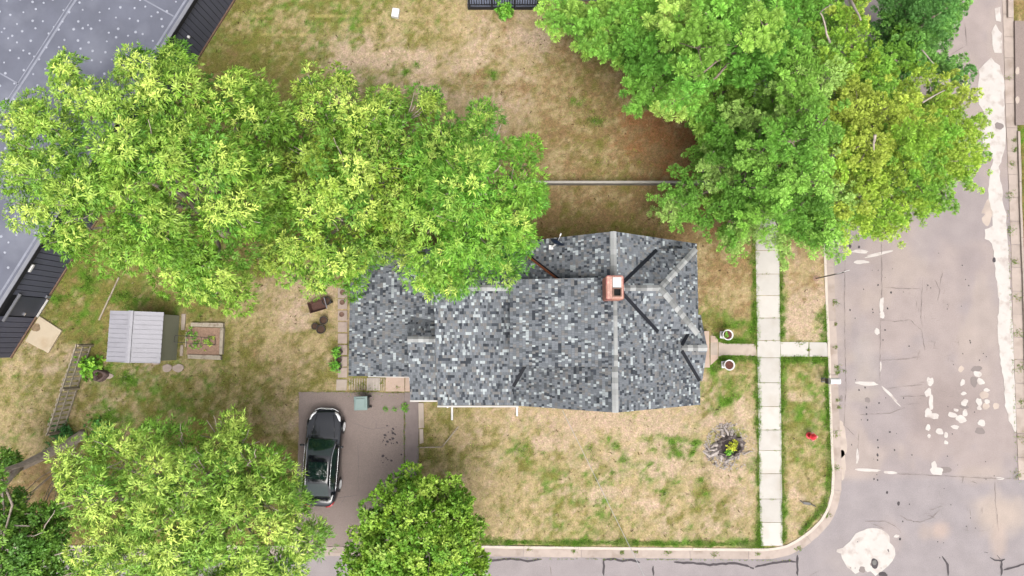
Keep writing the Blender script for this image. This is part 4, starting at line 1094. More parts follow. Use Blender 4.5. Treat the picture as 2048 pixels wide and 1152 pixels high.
b.build('ridge_cap', M['shed_metal'], shed, world=False)
def simple(name, label, cat, q, z0, z1, m, bevel=.012, group=None, seed=None):
    poly = [tuple(at(x, y, z1)[:2]) for x, y in q]
    c = at(sum(p[0] for p in q) / len(q), sum(p[1] for p in q) / len(q), z0)
    b = MB(); b.prism(ccw(poly), 0, z1 - z0)
    b.v = [(p[0] - c.x, p[1] - c.y, p[2]) for p in b.v]
    o = b.build(name, m, None, bevel=bevel); o.location = c
    return tag(o, label, cat, group)
simple('concrete_strip', 'pale concrete strip on the ground beside the sage shed wall corner', 'slab', [(363, 628), (371, 628), (369, 660), (362, 660)], LZ - .02, LZ + .06, M['concrete_old'])
simple('concrete_strip', 'short stained concrete strip between shed door side and raised bed', 'slab', [(361, 690), (366, 690), (365, 712), (359, 712)], LZ - .02, LZ + .06, M['concrete_old'])
simple('foundation_block', 'pale block peeking out from under the shed roof edge', 'block', [(304, 716), (320, 716), (317, 729), (305, 729)], LZ - .02, LZ + .1, M['stone'])
def stone(label, px, py, rx, ry, seed, group=None, name='stepping_stone'):
    c = at(px, py, LZ); b = MB(); b.prism([(x - c.x, y - c.y) for x, y in ccw(blob(px, py, rx, ry, LZ, seed, 12, .25))], -.03, .05)
    o = b.build(name, M['stone'], None, bevel=.015); o.location = c
    return tag(o, label, 'stone', group)
stone('rounded flagstone nearer the shed foundation block', 335, 736, 10, 8, 4)
stone('wider fan shaped flagstone beside the rounded flagstone, nearer the raised bed', 357, 736, 12, 8, 9)
bed = thing('raised_bed', 'weathered timber raised garden bed with soil and seedlings beside shed', 'garden bed', at(408, 683, LZ))
def px_bar(q, z0, z1, name, m, parent, bevel=.01):
    b = MB(); b.prism(ccw([tuple(at(x, y, z1)[:2]) for x, y in q]), z0, z1); return b.build(name, m, parent, bevel=bevel)
px_bar([(381, 645), (446, 646), (446, 655), (381, 653)], .05, .32, 'timber', M['wood_pale'], bed)
px_bar([(440, 656), (447, 656), (444, 709), (438, 709)], .05, .31, 'timber', M['wood_pale'], bed)
px_bar([(375, 709), (441, 711), (441, 720), (375, 717)], .05, .32, 'timber', M['wood_pale'], bed)
px_bar([(371, 664), (373.5, 664), (372, 694), (369.5, 694)], .05, .28, 'timber', M['wood_pale'], bed)
px_bar([(375, 654), (440, 656), (438, 710), (373, 709)], .02, .2, 'soil', M['mulch'], bed, 0)
tr = thing('wire_trellis', 'thin black wire trellis leaning from raised bed onto shed wall', 'trellis', at(430, 683, .2))
ta, tb, tc_, td = at(430, 676, .25), at(430, 690, .25), at(350, 671, 1.15), at(348, 684, 1.15)
for p0, p1 in ((ta, tc_), (tb, td), (tc_, td), (ta.lerp(tc_, .35), tb.lerp(td, .35)), (ta, tb)):
    MB().tube([p0, p1], .014, 6).build('rod', M['black_plastic'], tr)
# picket fence (seen from above, its face turned to the camera)
pf = thing('picket_fence', 'weathered grey picket fence standing between lawn and ivy', 'fence', at(155, 775, LZ))
fa, fb = at(183, 690, LZ), at(127, 862, LZ)
fd = (fb - fa).normalized(); fn = Vector((fd.y, -fd.x, 0)); fL = (fb - fa).length
if fn.x > 0: fn = -fn
npk = 18
for k in range(npk + 1):
    c = fa + fd * (fL * k / npk)
    h = 1.36 + rnd.uniform(-.04, .05)
    w = .145 if k not in (9,) else .2
    lean = fn * rnd.uniform(-.03, .03) + fd * rnd.uniform(-.02, .02)
    b = MB(); b.bar(c + Vector((0, 0, .02)), c + lean + Vector((0, 0, h)), w, .022, up=fn)
    b.build('picket', M['wood_picket'], pf)
for z in (.08, .72, 1.28): MB().bar(fa + fn * -.03 + Vector((0, 0, z)), fb + fn * -.03 + Vector((0, 0, z)), .04, .09).build('rail', M['wood_pale'], pf)
for t in (0, .5, 1): MB().box(*(fa + (fb - fa) * t - fn * .09 + Vector((0, 0, .62))), .09, .09, 1.3, rz=math.atan2(fd.y, fd.x)).build('post', M['wood_grey'], pf)
# hollow stump and flat stone by the ivy
hs = thing('hollow_stump', 'dark hollow curled stump beside bright green bush near shed', 'stump', at(203, 750, LZ))
c = hs.location; b = MB(); rr = random.Random(4); n = 18
for ring, (r0, z) in enumerate(((.36, -.02), (.31, .16), (.28, .32), (.2, .30), (.17, .08))):
    for k in range(n):
        a = 2 * math.pi * k / n; q = r0 * (1 + .16 * math.sin(3 * a + 1) + rr.uniform(-.06, .06))
        b.v.append((c.x + q * math.cos(a) * 1.15, c.y + q * math.sin(a), c.z + z + (rr.uniform(-.07, .07) if ring in (2, 3) else 0)))
for ring in range(4):
    for k in range(n): b.f.append([ring * n + k, ring * n + (k + 1) % n, (ring + 1) * n + (k + 1) % n, (ring + 1) * n + k]); b.c.append(None)
b.f.append([4 * n + k for k in range(n)]); b.c.append(None)
b.build('wood_shell', mat('stump_bark', A(128, 106, 100), .95, .35, 10, .8, 25), hs, smooth=True)
b = MB(); b.lathe([(.19, .0), (.19, .1)], 12, (c.x, c.y, c.z)); b.build('soil', M['soil'], hs)
stone('pale oblong flat stone leaning at the hollow stump', 217, 752, 10, 6, 11, name='flat_stone')
simple('wooden_pole', 'long thin wooden pole lying in grass between shed and charcoal building', 'pole', [(196, 640), (198.5, 641), (238.5, 555), (236, 554)], LZ, LZ + .06, M['wood_pale'], .01)
simple('utility_cover', 'white utility box lid standing alone on lawn near charcoal building', 'utility box', [(785, 15), (799, 17), (796, 34), (782, 32)], LZ - .02, LZ + .22, M['white_paint'], .02)

# ------------------------------------------------------------------ paving, pots and tools beside the garage
TG = None
for k, py in enumerate((586, 608, 631, 654, 677, 700, 723, 745)):
    nm = ['with a clay saucer on it, beside the yellowing tree', 'with a clay saucer on it, beside the wheelbarrow', 'with a clay saucer on it, beside the pot trio', 'bare, next to the last clay saucer', 'bare, next to the bushiest black pot',
          'carrying the bushiest black pot', 'under the two smaller black pots', 'bare, between the pots and driveway corner'][k]
    simple('paver', 'square garage path paver, ' + nm, 'paver', [(676, py - 10), (694.5, py - 10), (694, py + 10), (675.5, py + 10)], LZ - .03, LZ + .035, M['stone'], .012, 'pavers along the garage')
for (x, y, lb) in ((685, 585, 'round clay saucer on paver nearest the yellow tree'), (684.5, 605, 'round clay saucer on paver beside the wheelbarrow pot'), (683.5, 629, 'round clay saucer farthest from the yellowing tree on garage pavers')):
    o = MB().lathe([(.10, 0), (.13, .02), (.135, .045), (.115, .045), (.105, .025), (.01, .025)], 18).build('clay_saucer', M['terracotta'], None, smooth=True); o.location = at(x, y, LZ + .036); tag(o, lb, 'saucer', 'clay saucers')
simple('paver', 'pale square paver at the driveway corner beside the wood slats', 'paver', [(673, 759), (694, 759), (693, 781), (672, 781)], LZ - .03, LZ + .05, M['concrete_old'])
lt = thing('slat_walk', 'weathered wood slats with weeds between, below garage eave', 'slat walk', at(714, 767, LZ))
for k in range(7):
    x = 698 + k * 5; px_bar([(x, 757), (x + 2.6, 757), (x + 2.4, 780), (x - .2, 780)], LZ - .01, LZ + .035, 'slat', M['wood_pale'], lt, .004)
lt = thing('plank_mat', 'pale grooved plank mat lying below garage eave', 'mat', at(746, 767, LZ))
for k in range(9):
    x = 733.5 + k * 3; px_bar([(x, 756), (x + 2.7, 756), (x + 2.5, 781), (x - .2, 781)], LZ - .01, LZ + .05, 'plank', mat('plank', A(214, 202, 192), .9, .1, 8), lt, .004)
lt = thing('slat_walk', 'two weedy brown slats between plank mat and pink slab', 'slat walk', at(765, 767, LZ))
for x in (761.5, 766.5): px_bar([(x, 757), (x + 3, 757), (x + 3, 781), (x, 781)], LZ - .01, LZ + .03, 'slat', M['wood_grey'], lt, .004)
simple('pink_slab', 'cracked pinkish concrete slab at the house end of driveway', 'slab', [(771.5, 754), (809, 754), (809, 783), (771, 783)], LZ - .03, LZ + .06, M['pink_slab'])
simple('pink_slab', 'narrow pinkish slab tucked under the small gable eave', 'slab', [(810.5, 754), (826, 754), (826, 783), (810, 783)], LZ - .03, LZ + .065, M['pink_slab'])
simple('concrete_step', 'long pale concrete strip along the driveway beside the small gable', 'step', [(836.5, 806), (847, 806), (848, 856), (837, 856)], LZ - .02, LZ + .09, M['concrete_old'])
simple('concrete_step', 'narrower concrete strip continuing towards the thin lawn edging', 'step', [(838.5, 858), (846, 858), (847, 886), (839, 888)], LZ - .02, LZ + .07, M['concrete_old'])
ex = thing('lawn_edging', 'thin pale bent edging strip around grass corner by driveway', 'edging', at(870, 890, LZ))
for p0, p1 in (((839, 895), (884, 894)), ((884, 894), (917, 853))): MB().bar(at(*p0, LZ + .02), at(*p1, LZ + .02), .05, .09).build('strip', M['wood_pale'], ex)
def pot(label, px, py, r=.2, h=.3, soil=True, group='black nursery pots', tilt=0):
    t = thing('nursery_pot', label, 'pot', at(px, py, LZ), group=group)
    b = MB(); b.lathe([(r * .78, 0), (r * .96, h), (r * 1.06, h), (r * 1.06, h + .03), (r * .94, h + .03), (r * .9, h - .05), (.01, h - .06)], 18); b.build('shell', M['black_plastic'], t, smooth=False, world=False)
    b = MB(); b.lathe([(r * .89, h - .07), (r * .89, h - .035), (.02, h - .02)], 14); b.build('soil', M['soil'], t, world=False)
    return t
pot('black pot of soil standing at the wheelbarrow nose', 656, 603, .22, .34)
pot('black pot of the loose trio standing closest to the wheelbarrow', 650, 641, .2, .3)
pot('smallest black pot of the loose trio on dry grass', 632, 653, .17, .22)
pot('wide black pot, largest of the loose trio', 645, 659, .22, .34)
pot('black pot with the bushiest green plant on garage pavers', 681, 704, .15, .28, group='black potted plants')
pot('middle black pot of the row on the garage pavers', 680, 720, .14, .24, group='black potted plants')
pot('black pot closest to the driveway in the garage row', 680, 734, .14, .24, group='black potted plants')
wb = thing('wheelbarrow', 'old wheelbarrow with rusty brown tray and thin handles', 'wheelbarrow', at(640, 612, LZ), math.radians(17))
b = MB(); v = [(-.36, -.2, .3), (.34, -.22, .28), (.34, .22, .28), (-.36, .2, .3), (-.46, -.3, .55), (.42, -.3, .5), (.42, .3, .5), (-.46, .3, .55)]
v2 = [(x * .95, y * .93, z + .02) for x, y, z in v[:4]] + [(x * .95, y * .93, z) for x, y, z in v[4:]]
b.add(v + v2, [(0, 3, 2, 1), (0, 1, 5, 4), (1, 2, 6, 5), (2, 3, 7, 6), (3, 0, 4, 7), (8, 9, 10, 11), (9, 8, 12, 13), (10, 9, 13, 14), (11, 10, 14, 15), (8, 11, 15, 12), (4, 5, 13, 12), (5, 6, 14, 13), (6, 7, 15, 14), (7, 4, 12, 15)])
b.build('tray', M['rusty_tray'], wb, world=False)
for s_ in (-1, 1):
    MB().tube([(.55, s_ * .06, .14), (-.3, s_ * .2, .26), (-.95, s_ * .27, .42)], .018, 6).build('handle', M['wood_grey'], wb, world=False)
    MB().tube([(-.25, s_ * .18, .26), (-.38, s_ * .2, .0)], .015, 6).build('leg', M['steel_grey'], wb, world=False)
MB().bar((.45, -.3, .52), (.45, .3, .52), .035, .03).build('rim_bar', M['flashing'], wb, world=False)
Mw = Matrix.Translation((.58, 0, .16)) @ Matrix.Rotation(math.pi / 2, 4, 'X')
MB().lathe([(.06, -.035), (.15, -.04), (.16, 0), (.15, .04), (.06, .035)], 16, M=Mw).build('wheel', M['tyre'], wb, world=False)
# wheeled bin
bn = thing('wheeled_bin', 'grey green wheeled bin with lid at the house end of driveway', 'bin', at(731, 803, LZ + .03), math.radians(2))
b = MB(); P_ = [(-.24, -.26, .06), (.22, -.26, .06), (.22, .26, .06), (-.24, .26, .06), (-.31, -.32, .98), (.29, -.32, .98), (.29, .32, .98), (-.31, .32, .98)]
b.add(P_, [(0, 3, 2, 1), (4, 5, 6, 7), (0, 1, 5, 4), (1, 2, 6, 5), (2, 3, 7, 6), (3, 0, 4, 7)]); b.build('body', M['bin_dark'], bn, world=False, bevel=.03)
b = MB(); b.box(-.02, 0, 1.03, .68, .7, .07); lid = b.build('lid', M['bin'], bn, world=False, bevel=.03)
b = MB(); b.box(-.04, 0, 1.085, .5, .5, .05); b.build('raised_panel', M['bin'], lid, world=False, bevel=.02)
MB().tube([(.33, -.25, 1.0), (.38, -.25, 1.02), (.38, .25, 1.02), (.33, .25, 1.0)], .02, 8).build('handle', M['bin_dark'], bn, world=False)
for s_ in (-1, 1):
    Mw = Matrix.Translation((.24, s_ * .27, .11)) @ Matrix.Rotation(math.pi / 2, 4, 'X')
    MB().lathe([(.02, -.03), (.105, -.03), (.11, 0), (.105, .03), (.02, .03)], 16, M=Mw).build('wheel', M['tyre'], bn, world=False)

# ------------------------------------------------------------------ front yard things
def urn(label, px, py):
    t = thing('urn_planter', label, 'planter', at(px, py, LZ), rz=rnd.uniform(-.1, .1), group='white urn planters by the porch path')
    MB().box(0, 0, .05, .36, .36, .1).build('plinth', M['white_paint'], t, world=False, bevel=.012)
    MB().lathe([(.14, .1), (.15, .13), (.09, .2), (.075, .34), (.1, .4), (.2, .5), (.245, .68), (.25, .78), (.275, .8), (.275, .85), (.235, .85), (.215, .78), (.02, .76)], 28).build('bowl', M['white_paint'], t, smooth=True, world=False)
    MB().lathe([(.216, .77), (.216, .785), (.1, .80), (.01, .79)], 20).build('soil', mat('urn_soil', A(112, 70, 58), .95, .4, 14, .9, 30), t, world=False)
    return t
urn('white urn planter of brown soil on grass on the pine tree side of porch path', 1446, 670)
urn('white urn planter of brown soil on grass on the rotten stump side of porch path', 1449, 729)
# rotten stump
st = thing('rotten_stump', 'rotten hollow stump with splintered pale roots in the front lawn', 'stump', at(1459, 893, LZ))
c = st.location; rr = random.Random(8); n = 26
b = MB()
for ring, (r0, z) in enumerate(((.78, -.02), (.66, .12), (.58, .24), (.5, .2), (.46, .02))):
    for k in range(n):
        a = 2 * math.pi * k / n; q = r0 * (1 + .1 * math.sin(2 * a + .5) + rr.uniform(-.1, .1))
        b.v.append((c.x + q * math.cos(a), c.y + q * math.sin(a) * .88, c.z + z + (rr.uniform(-.1, .1) if 0 < ring < 4 else 0)))
for ring in range(4):
    for k in range(n): b.f.append([ring * n + k, ring * n + (k + 1) % n, (ring + 1) * n + (k + 1) % n, (ring + 1) * n + k]); b.c.append(None)
b.f.append([4 * n + k for k in range(n)]); b.c.append(None)
b.build('wood_shell', mat('stump_dark', A(120, 108, 106), .95, .4, 12, .9, 25, stain=(A(190, 178, 170), 6, .8)), st)
MB().prism([(x, y) for x, y in ccw(blob(1460, 893, 19, 16, LZ, 3, 20, .25))], LZ, LZ + .06).build('rotten_core', mat('rotten_core', A(70, 60, 62), .95, .4, 12, .9, 30), st)
for (a0, L_, w) in ((2.05, .8, .2), (1.7, .95, .16), (1.35, .5, .2), (2.9, .55, .24), (3.2, .95, .16), (3.5, 1.1, .28), (3.9, .5, .22), (4.6, .5, .14), (5.3, .4, .12), (-.4, .95, .08), (.6, .45, .16)):
    b = MB(); d = Vector((math.cos(a0), math.sin(a0) * .95, 0)); sd = Vector((-d.y, d.x, 0))
    pts = [c + d * .62 + Vector((0, 0, .08)), c + d * (.5 + L_ * .3) + sd * rr.uniform(-.12, .12) + Vector((0, 0, .12)), c + d * (.5 + L_ * .6) + sd * rr.uniform(-.2, .2) + Vector((0, 0, .05)), c + d * (.45 + L_ * .85) + sd * rr.uniform(-.3, .3) + Vector((0, 0, -.01))]
    b.tube(pts, [w * .3, w * .5, w * .4, w * .2], 5); b.build('root', M['dead_wood'], st)
b = MB()
for k in range(520):
    a0 = rr.choice((1.7, 2.0, 3.1, 3.4, 3.7, 4.5, rr.uniform(0, 6.28))) + rr.gauss(0, .3); d0 = rr.uniform(.5, 1.3)
    q = c + Vector((math.cos(a0) * d0, math.sin(a0) * d0 * .95, .03)); a1 = rr.uniform(0, 3.14)
    b.box(q.x, q.y, q.z, rr.uniform(.06, .17), rr.uniform(.02, .05), .02, rz=a1)
b.build('wood_chips', M['dead_wood'], st, kind='stuff')
# hydrant
hy = thing('fire_hydrant', 'small red fire hydrant with pale side caps in kerbside grass', 'hydrant', at(1618, 871, LZ))
MB().lathe([(.17, 0), (.17, .05), (.11, .06), (.105, .5), (.14, .51), (.14, .56), (.12, .6), (.09, .68), (.04, .73), (.035, .78), (.01, .78)], 20).build('barrel', M['red_paint'], hy, smooth=False, world=False)
for a0, L_ in ((0, .24), (math.pi / 2, .2), (-math.pi / 2, .2)):
    Mw = Matrix.Rotation(a0, 4, 'Z') @ Matrix.Translation((0, 0, .44)) @ Matrix.Rotation(math.pi / 2, 4, 'Y')
    MB().lathe([(.06, .08), (.06, L_ - .06), (.075, L_ - .06), (.075, L_), (.03, L_ + .01), (.03, L_ + .04), (.01, L_ + .04)], 12, M=Mw).build('outlet_cap', mat('hydrant_cap', A(236, 170, 160), .5, .1, 5), hy, world=False)
MB().lathe([(.15, .5), (.17, .52), (.15, .55)], 16).build('collar', M['red_paint'], hy, world=False)
# mailbox
mbx = thing('mailbox', 'white arched mailbox on dark post at the kerb', 'mailbox', at(1645, 760, LZ))
MB().box(0, 0, .5, .1, .1, 1.0).build('post', M['wood_grey'], mbx, world=False)
MB().box(.02, 0, .03, .2, .24, .06).build('base_frame', M['steel_grey'], mbx, world=False)
b = MB(); prof = [(-.15, 0), (-.15, .16)] + [(-.15 * math.cos(k * math.pi / 8), .16 + .13 * math.sin(k * math.pi / 8)) for k in range(1, 8)] + [(.15, .16), (.15, 0)]
n = len(prof)
b.add([(-.14, y, .98 + z) for y, z in prof] + [(.36, y, .98 + z) for y, z in prof], [tuple(range(n - 1, -1, -1)), tuple(range(n, 2 * n))] + [(i, (i + 1) % n, n + (i + 1) % n, n + i) for i in range(n)])
b.build('box', M['white_paint'], mbx, world=False)
MB().box(.365, 0, 1.12, .015, .26, .24).build('door', M['white_trim'], mbx, world=False)
MB().box(.1, -.165, 1.2, .05, .012, .14).build('flag', M['red_paint'], mbx, world=False)
MB().box(-.11, 0, .82, .14, .26, .26).build('newspaper_holder', M['black_plastic'], mbx, world=False)
# street sign post
sp = thing('sign_post', 'thin galvanised post with edge-on sign between sidewalk and kerb', 'sign post', at(1632, 557, LZ))
MB().tube([(0, 0, -.1), (.0, .02, 3.0)], .03, 8).build('post', M['steel_grey'], sp, world=False)
MB().box(.03, .05, 2.85, .62, .015, .2, rz=.28).build('sign_plate', M['white_paint'], sp, world=False)
MB().prism([(.16 * math.cos(k * math.pi / 5), .16 * math.sin(k * math.pi / 5)) for k in range(10)], -.05, .012).build('bare_soil', M['mulch'], sp, world=False)
# bent dark metal strip in the grass
bs = thing('bent_metal_strip', 'bent dark metal strip lying in dry kerbside grass', 'scrap metal', at(1613, 1008, LZ))
w0 = [at(1600, 1001, LZ + .05), at(1607, 1006, LZ + .09), at(1621, 1008, LZ + .08), at(1632, 1013, LZ + .04)]
for i, (p0, p1) in enumerate(zip(w0[:-1], w0[1:])): MB().bar(p0, p1, .05 if i != 1 else .13, .02).build('strip', M['steel_grey'] if i == 1 else M['black_plastic'], bs)

# ------------------------------------------------------------------ parked black saloon
car = thing('parked_car', 'glossy black saloon car parked on the asphalt driveway', 'car', (-9.62, -5.82, LZ + .03), math.radians(-3.0))
LEN = 4.86
def interp(tab, s):
    for (a, va), (b_, vb) in zip(tab[:-1], tab[1:]):
        if s <= b_:
            t = (s - a) / (b_ - a); t = t * t * (3 - 2 * t) if isinstance(va, float) else t
            return va + (vb - va) * (s - a) / (b_ - a)
    return tab[-1][1]
HW = [(0, .30), (.01, .46), (.025, .59), (.05, .71), (.08, .79), (.12, .85), (.2, .90), (.5, .915), (.8, .905), (.9, .87), (.955, .79), (.985, .65), (1, .5)]
ZT = [(0, .52), (.015, .60), (.04, .66), (.1, .74), (.2, .83), (.29, .92), (.33, .945), (.5, .96), (.78, .98), (.88, 1.0), (.95, .98), (.985, .92), (1, .8)]
ZS = [(0, .46), (.03, .56), (.1, .66), (.2, .74), (.3, .82), (.5, .86), (.8, .9), (.95, .88), (1, .7)]
st_ = [0, .006, .012, .022, .035, .05, .07, .1, .14, .18, .22, .26, .29, .33, .4, .5, .6, .7, .78, .84, .88, .92, .95, .97, .985, .994, 1]
b = MB(); NP = 9
for s in st_:
    w, zt, zs = interp(HW, s), interp(ZT, s), interp(ZS, s)
    z0 = .2 if .03 < s < .97 else .28
    prof = [(0, zt), (.42 * w, zt - .004), (.66 * w, zt - .018), (.80 * w, zt - .03), (.93 * w, (zt * .45 + zs * .55)), (.985 * w, zs - .04), (w, .58 if zs > .62 else zs - .06), (.985 * w, .36), (.93 * w, z0)]
    row = [(x, LEN * (.5 - s), z) for x, z in prof]
    b.v += row + [(-x, y, z) for x, y, z in row[1:]]
RW = 2 * NP - 1
def ring_idx(i): return [i * RW + k for k in range(NP - 1, -1, -1)] + [i * RW + NP + k for k in range(NP - 1)]
for i in range(len(st_) - 1):
    A_, B_ = ring_idx(i), ring_idx(i + 1)
    for k in range(RW):
        k2 = (k + 1) % RW
        b.f.append([A_[k], A_[k2], B_[k2], B_[k]]); b.c.append(None)
b.f.append(ring_idx(0)[::-1]); b.c.append(None); b.f.append(ring_idx(len(st_) - 1)); b.c.append(None)
body = b.build('body', M['car_paint'], car, smooth=True, world=False)
bm = bmesh.new(); bm.from_mesh(body.data); bmesh.ops.recalc_face_normals(bm, faces=bm.faces); bm.to_mesh(body.data); bm.free()
# cabin: grid from windscreen base over the roof to the rear deck
def yS(s): return LEN * (.5 - s)
CAB = [  # s, half width at top edge, z at centre line, half width at belt
    (.300, .70, .935), (.325, .70, 1.0), (.36, .675, 1.10), (.40, .645, 1.22), (.44, .615, 1.32), (.47, .60, 1.375), (.52, .592, 1.415), (.6, .59, 1.425), (.68, .58, 1.40), (.73, .575, 1.355), (.78, .58, 1.26), (.83, .60, 1.13), (.875, .62, 1.01), (.89, .62, .985)]
b = MB(); rows = []
for s, w, z in CAB:
    drop = .045 * min(1, (z - .9) / .4)
    r_ = [(w * k / 4, yS(s), z - drop * (k / 4) ** 2.2) for k in range(5)]
    wb_ = interp(HW, s) * .93; zb = interp(ZS, s) + .03
    r_ += [(w + (wb_ - w) * t, yS(s), (z - drop) + (zb - (z - drop)) * t - (.0 if t == 1 else .0)) for t in (.12, .5, 1.0)]
    rows.append(r_)
n_ = 8
for r_ in rows: b.v += [(-x, y, z) for x, y, z in r_[:0:-1]] + r_
W_ = 2 * n_ - 1
for i in range(len(rows) - 1):
    for k in range(W_ - 1): b.f.append([i * W_ + k, i * W_ + k + 1, (i + 1) * W_ + k + 1, (i + 1) * W_ + k]); b.c.append(None)
cab = b.build('cabin', M['car_paint'], car, smooth=True, world=False)
bm = bmesh.new(); bm.from_mesh(cab.data); bmesh.ops.recalc_face_normals(bm, faces=bm.faces)
bm.to_mesh(cab.data); bm.free()
def patch(name, i0, i1, k0, k1, m, lift, inset=.0, parent=car, sgn=1):
    """a pane following the cabin grid between rows i0..i1 and columns k0..k1"""
    b = MB(); nr, nc = 9, 9
    for a in range(nr):
        fi = i0 + (i1 - i0) * a / (nr - 1); ii = min(int(fi), len(rows) - 2); ft = fi - ii
        for c_ in range(nc):
            fk = k0 + (k1 - k0) * c_ / (nc - 1)
            sg = -1 if fk < 0 else 1; fk_ = abs(fk); kk = min(int(fk_), n_ - 2); kt = fk_ - kk
            g = lambda i, k: Vector(rows[i][k])
            q = (g(ii, kk) * (1 - kt) + g(ii, kk + 1) * kt) * (1 - ft) + (g(ii + 1, kk) * (1 - kt) + g(ii + 1, kk + 1) * kt) * ft
            q.x *= sg
            b.v.append(q)
    for a in range(nr - 1):
        for c_ in range(nc - 1): b.f.append([a * nr + c_, a * nr + c_ + 1, (a + 1) * nr + c_ + 1, (a + 1) * nr + c_]); b.c.append(None)
    o = b.build(name, m, parent, smooth=True, world=False)
    bm = bmesh.new(); bm.from_mesh(o.data); bmesh.ops.recalc_face_normals(bm, faces=bm.faces)
    if sum(f.normal.z for f in bm.faces) < 0: bmesh.ops.reverse_faces(bm, faces=bm.faces)
    bm.normal_update()
    for v in bm.verts: v.co += v.normal * lift
    bm.to_mesh(o.data); bm.free()
    return o
patch('windscreen', .35, 4.7, -3.75, 3.75, M['car_glass'], .009)
patch('rear_window', 9.3, 12.6, -3.5, 3.5, M['car_glass'], .009)
patch('sunroof', 6.1, 8.4, -3.2, 3.2, M['car_glass'], .008)
for sg in (1, -1):
    patch('side_window', 2.9, 6.6, sg * 5.1, sg * 6.55, M['car_glass'], .009)
    patch('side_window', 6.75, 10.6, sg * 5.1, sg * 6.55, M['car_glass'], .009)
    # bright strips along roof gutter and belt
    pts = [Vector((sg * (rows[i][5][0] + .006), rows[i][5][1], rows[i][5][2] + .012)) for i in range(1, 12)]
    MB().tube(pts, .012, 6).build('roof_strip', M['chrome'], car, world=False, smooth=True)
    pts = [Vector((sg * (rows[i][7][0] + .012), rows[i][7][1], rows[i][7][2] + .03)) for i in range(2, 12)]
    MB().tube(pts, .016, 6).build('belt_strip', M['chrome'], car, world=False, smooth=True)
    # mirrors
    b = MB(); mx, my = sg * 1.0, yS(.375)
    b.lathe([(.01, -.07), (.06, -.055), (.075, 0), (.06, .055), (.01, .07)], 10, M=Matrix.Translation((mx, my, .98)) @ Matrix.Rotation(math.pi / 2, 4, 'Y') @ Matrix.Diagonal((1.0, .8, 1.6, 1)))
    b.bar((sg * .86, my, .95), (sg * .96, my, .97), .05, .03); b.build('mirror', M['car_paint'], car, smooth=True, world=False)
    # wheels
    for s in (.185, .785):
        wx = sg * (interp(HW, s) - .085)
        Mw = Matrix.Translation((wx, yS(s), .32)) @ Matrix.Rotation(sg * math.pi / 2, 4, 'Y')
        tb = MB(); tb.lathe([(.2, -.1), (.30, -.1), (.325, -.07), (.325, .08), (.305, .105), (.235, .112), (.2, .09)], 28, M=Mw); wh = tb.build('wheel', M['tyre'], car, smooth=True, world=False)
        rb = MB(); rb.lathe([(.2, .05), (.235, .114), (.215, .118), (.195, .075), (.05, .07), (.045, .09), (.01, .092)], 24, M=Mw)
        for k in range(7):
            a = 2 * math.pi * k / 7
            rb.bar(Mw @ Vector((.03 * math.cos(a), .03 * math.sin(a), .092)), Mw @ Vector((.21 * math.cos(a), .21 * math.sin(a), .108)), .055, .02, up=Vector((sg, 0, 0)))
        rb.build('rim', M['alloy'], wh, world=False)
        ar = MB(); pts = [Vector((sg * (interp(HW, s) + .004), yS(s) + .365 * math.cos(a), .32 + .365 * math.sin(a))) for a in [math.pi * t / 12 for t in range(-1, 14)]]
        ar.tube(pts, .03, 6); ar.build('wheel_arch', M['car_paint'], car, smooth=True, world=False)
    # lamps
    b = MB(); pts = [(sg * .46, yS(.028), .63), (sg * .62, yS(.04), .645), (sg * .76, yS(.075), .675), (sg * .80, yS(.125), .715), (sg * .72, yS(.115), .742), (sg * .63, yS(.075), .715), (sg * .5, yS(.05), .68)]
    cm = Vector((sg * .65, yS(.07), .735)); b.add(pts + [cm], [(i, (i + 1) % 7, 7) for i in range(7)])
    o = b.build('headlamp', M['lamp_clear'], car, smooth=True, world=False)
    o.modifiers.new('th', 'SOLIDIFY').thickness = .03
    b = MB(); b.tube([(sg * .40, yS(.997), .80), (sg * .58, yS(.988), .83), (sg * .70, yS(.97), .85), (sg * .80, yS(.94), .84)], [.05, .06, .055, .03], 8); b.build('tail_lamp', M['lamp_red'], car, smooth=True, world=False)
    MB().tube([(sg * .86, yS(.47), .93), (sg * .9, yS(.47), .8)], .012, 5).build('door_seam', M['black'], car, world=False)
MB().bar((-.27, yS(.003), .56), (.27, yS(.003), .56), .05, .1).build('grille', M['chrome'], car, world=False, bevel=.02)
b = MB(); b.tube([(-.6, yS(.028), .5), (-.45, yS(.01), .49), (-.28, yS(.0), .48), (.28, yS(.0), .48), (.45, yS(.01), .49), (.6, yS(.028), .5)], .022, 8); b.build('bumper_trim', M['alloy'], car, smooth=True, world=False)
for sg in (1, -1):
    MB().tube([(sg * .6, yS(.29), interp(ZT, .29) + .0), (sg * .5, yS(.15), interp(ZT, .15) + .0), (sg * .42, yS(.06), interp(ZT, .06) - .002)], .014, 6).build('bonnet_crease', M['car_paint'], car, smooth=True, world=False)
    MB().tube([(sg * .1, yS(.305), .965), (sg * .35, yS(.312), .968), (sg * .6, yS(.325), .975)], .01, 5).build('wiper', M['black_plastic'], car, world=False)
MB().bar((-.25, yS(1.0) - .01, .66), (.25, yS(1.0) - .01, .66), .02, .12).build('number_plate', M['white_paint'], car, world=False)
MB().tube([(-.56, yS(.888), 1.0), (0, yS(.893), 1.005), (.56, yS(.888), 1.0)], .012, 5).build('boot_seam', M['chrome'], car, world=False)

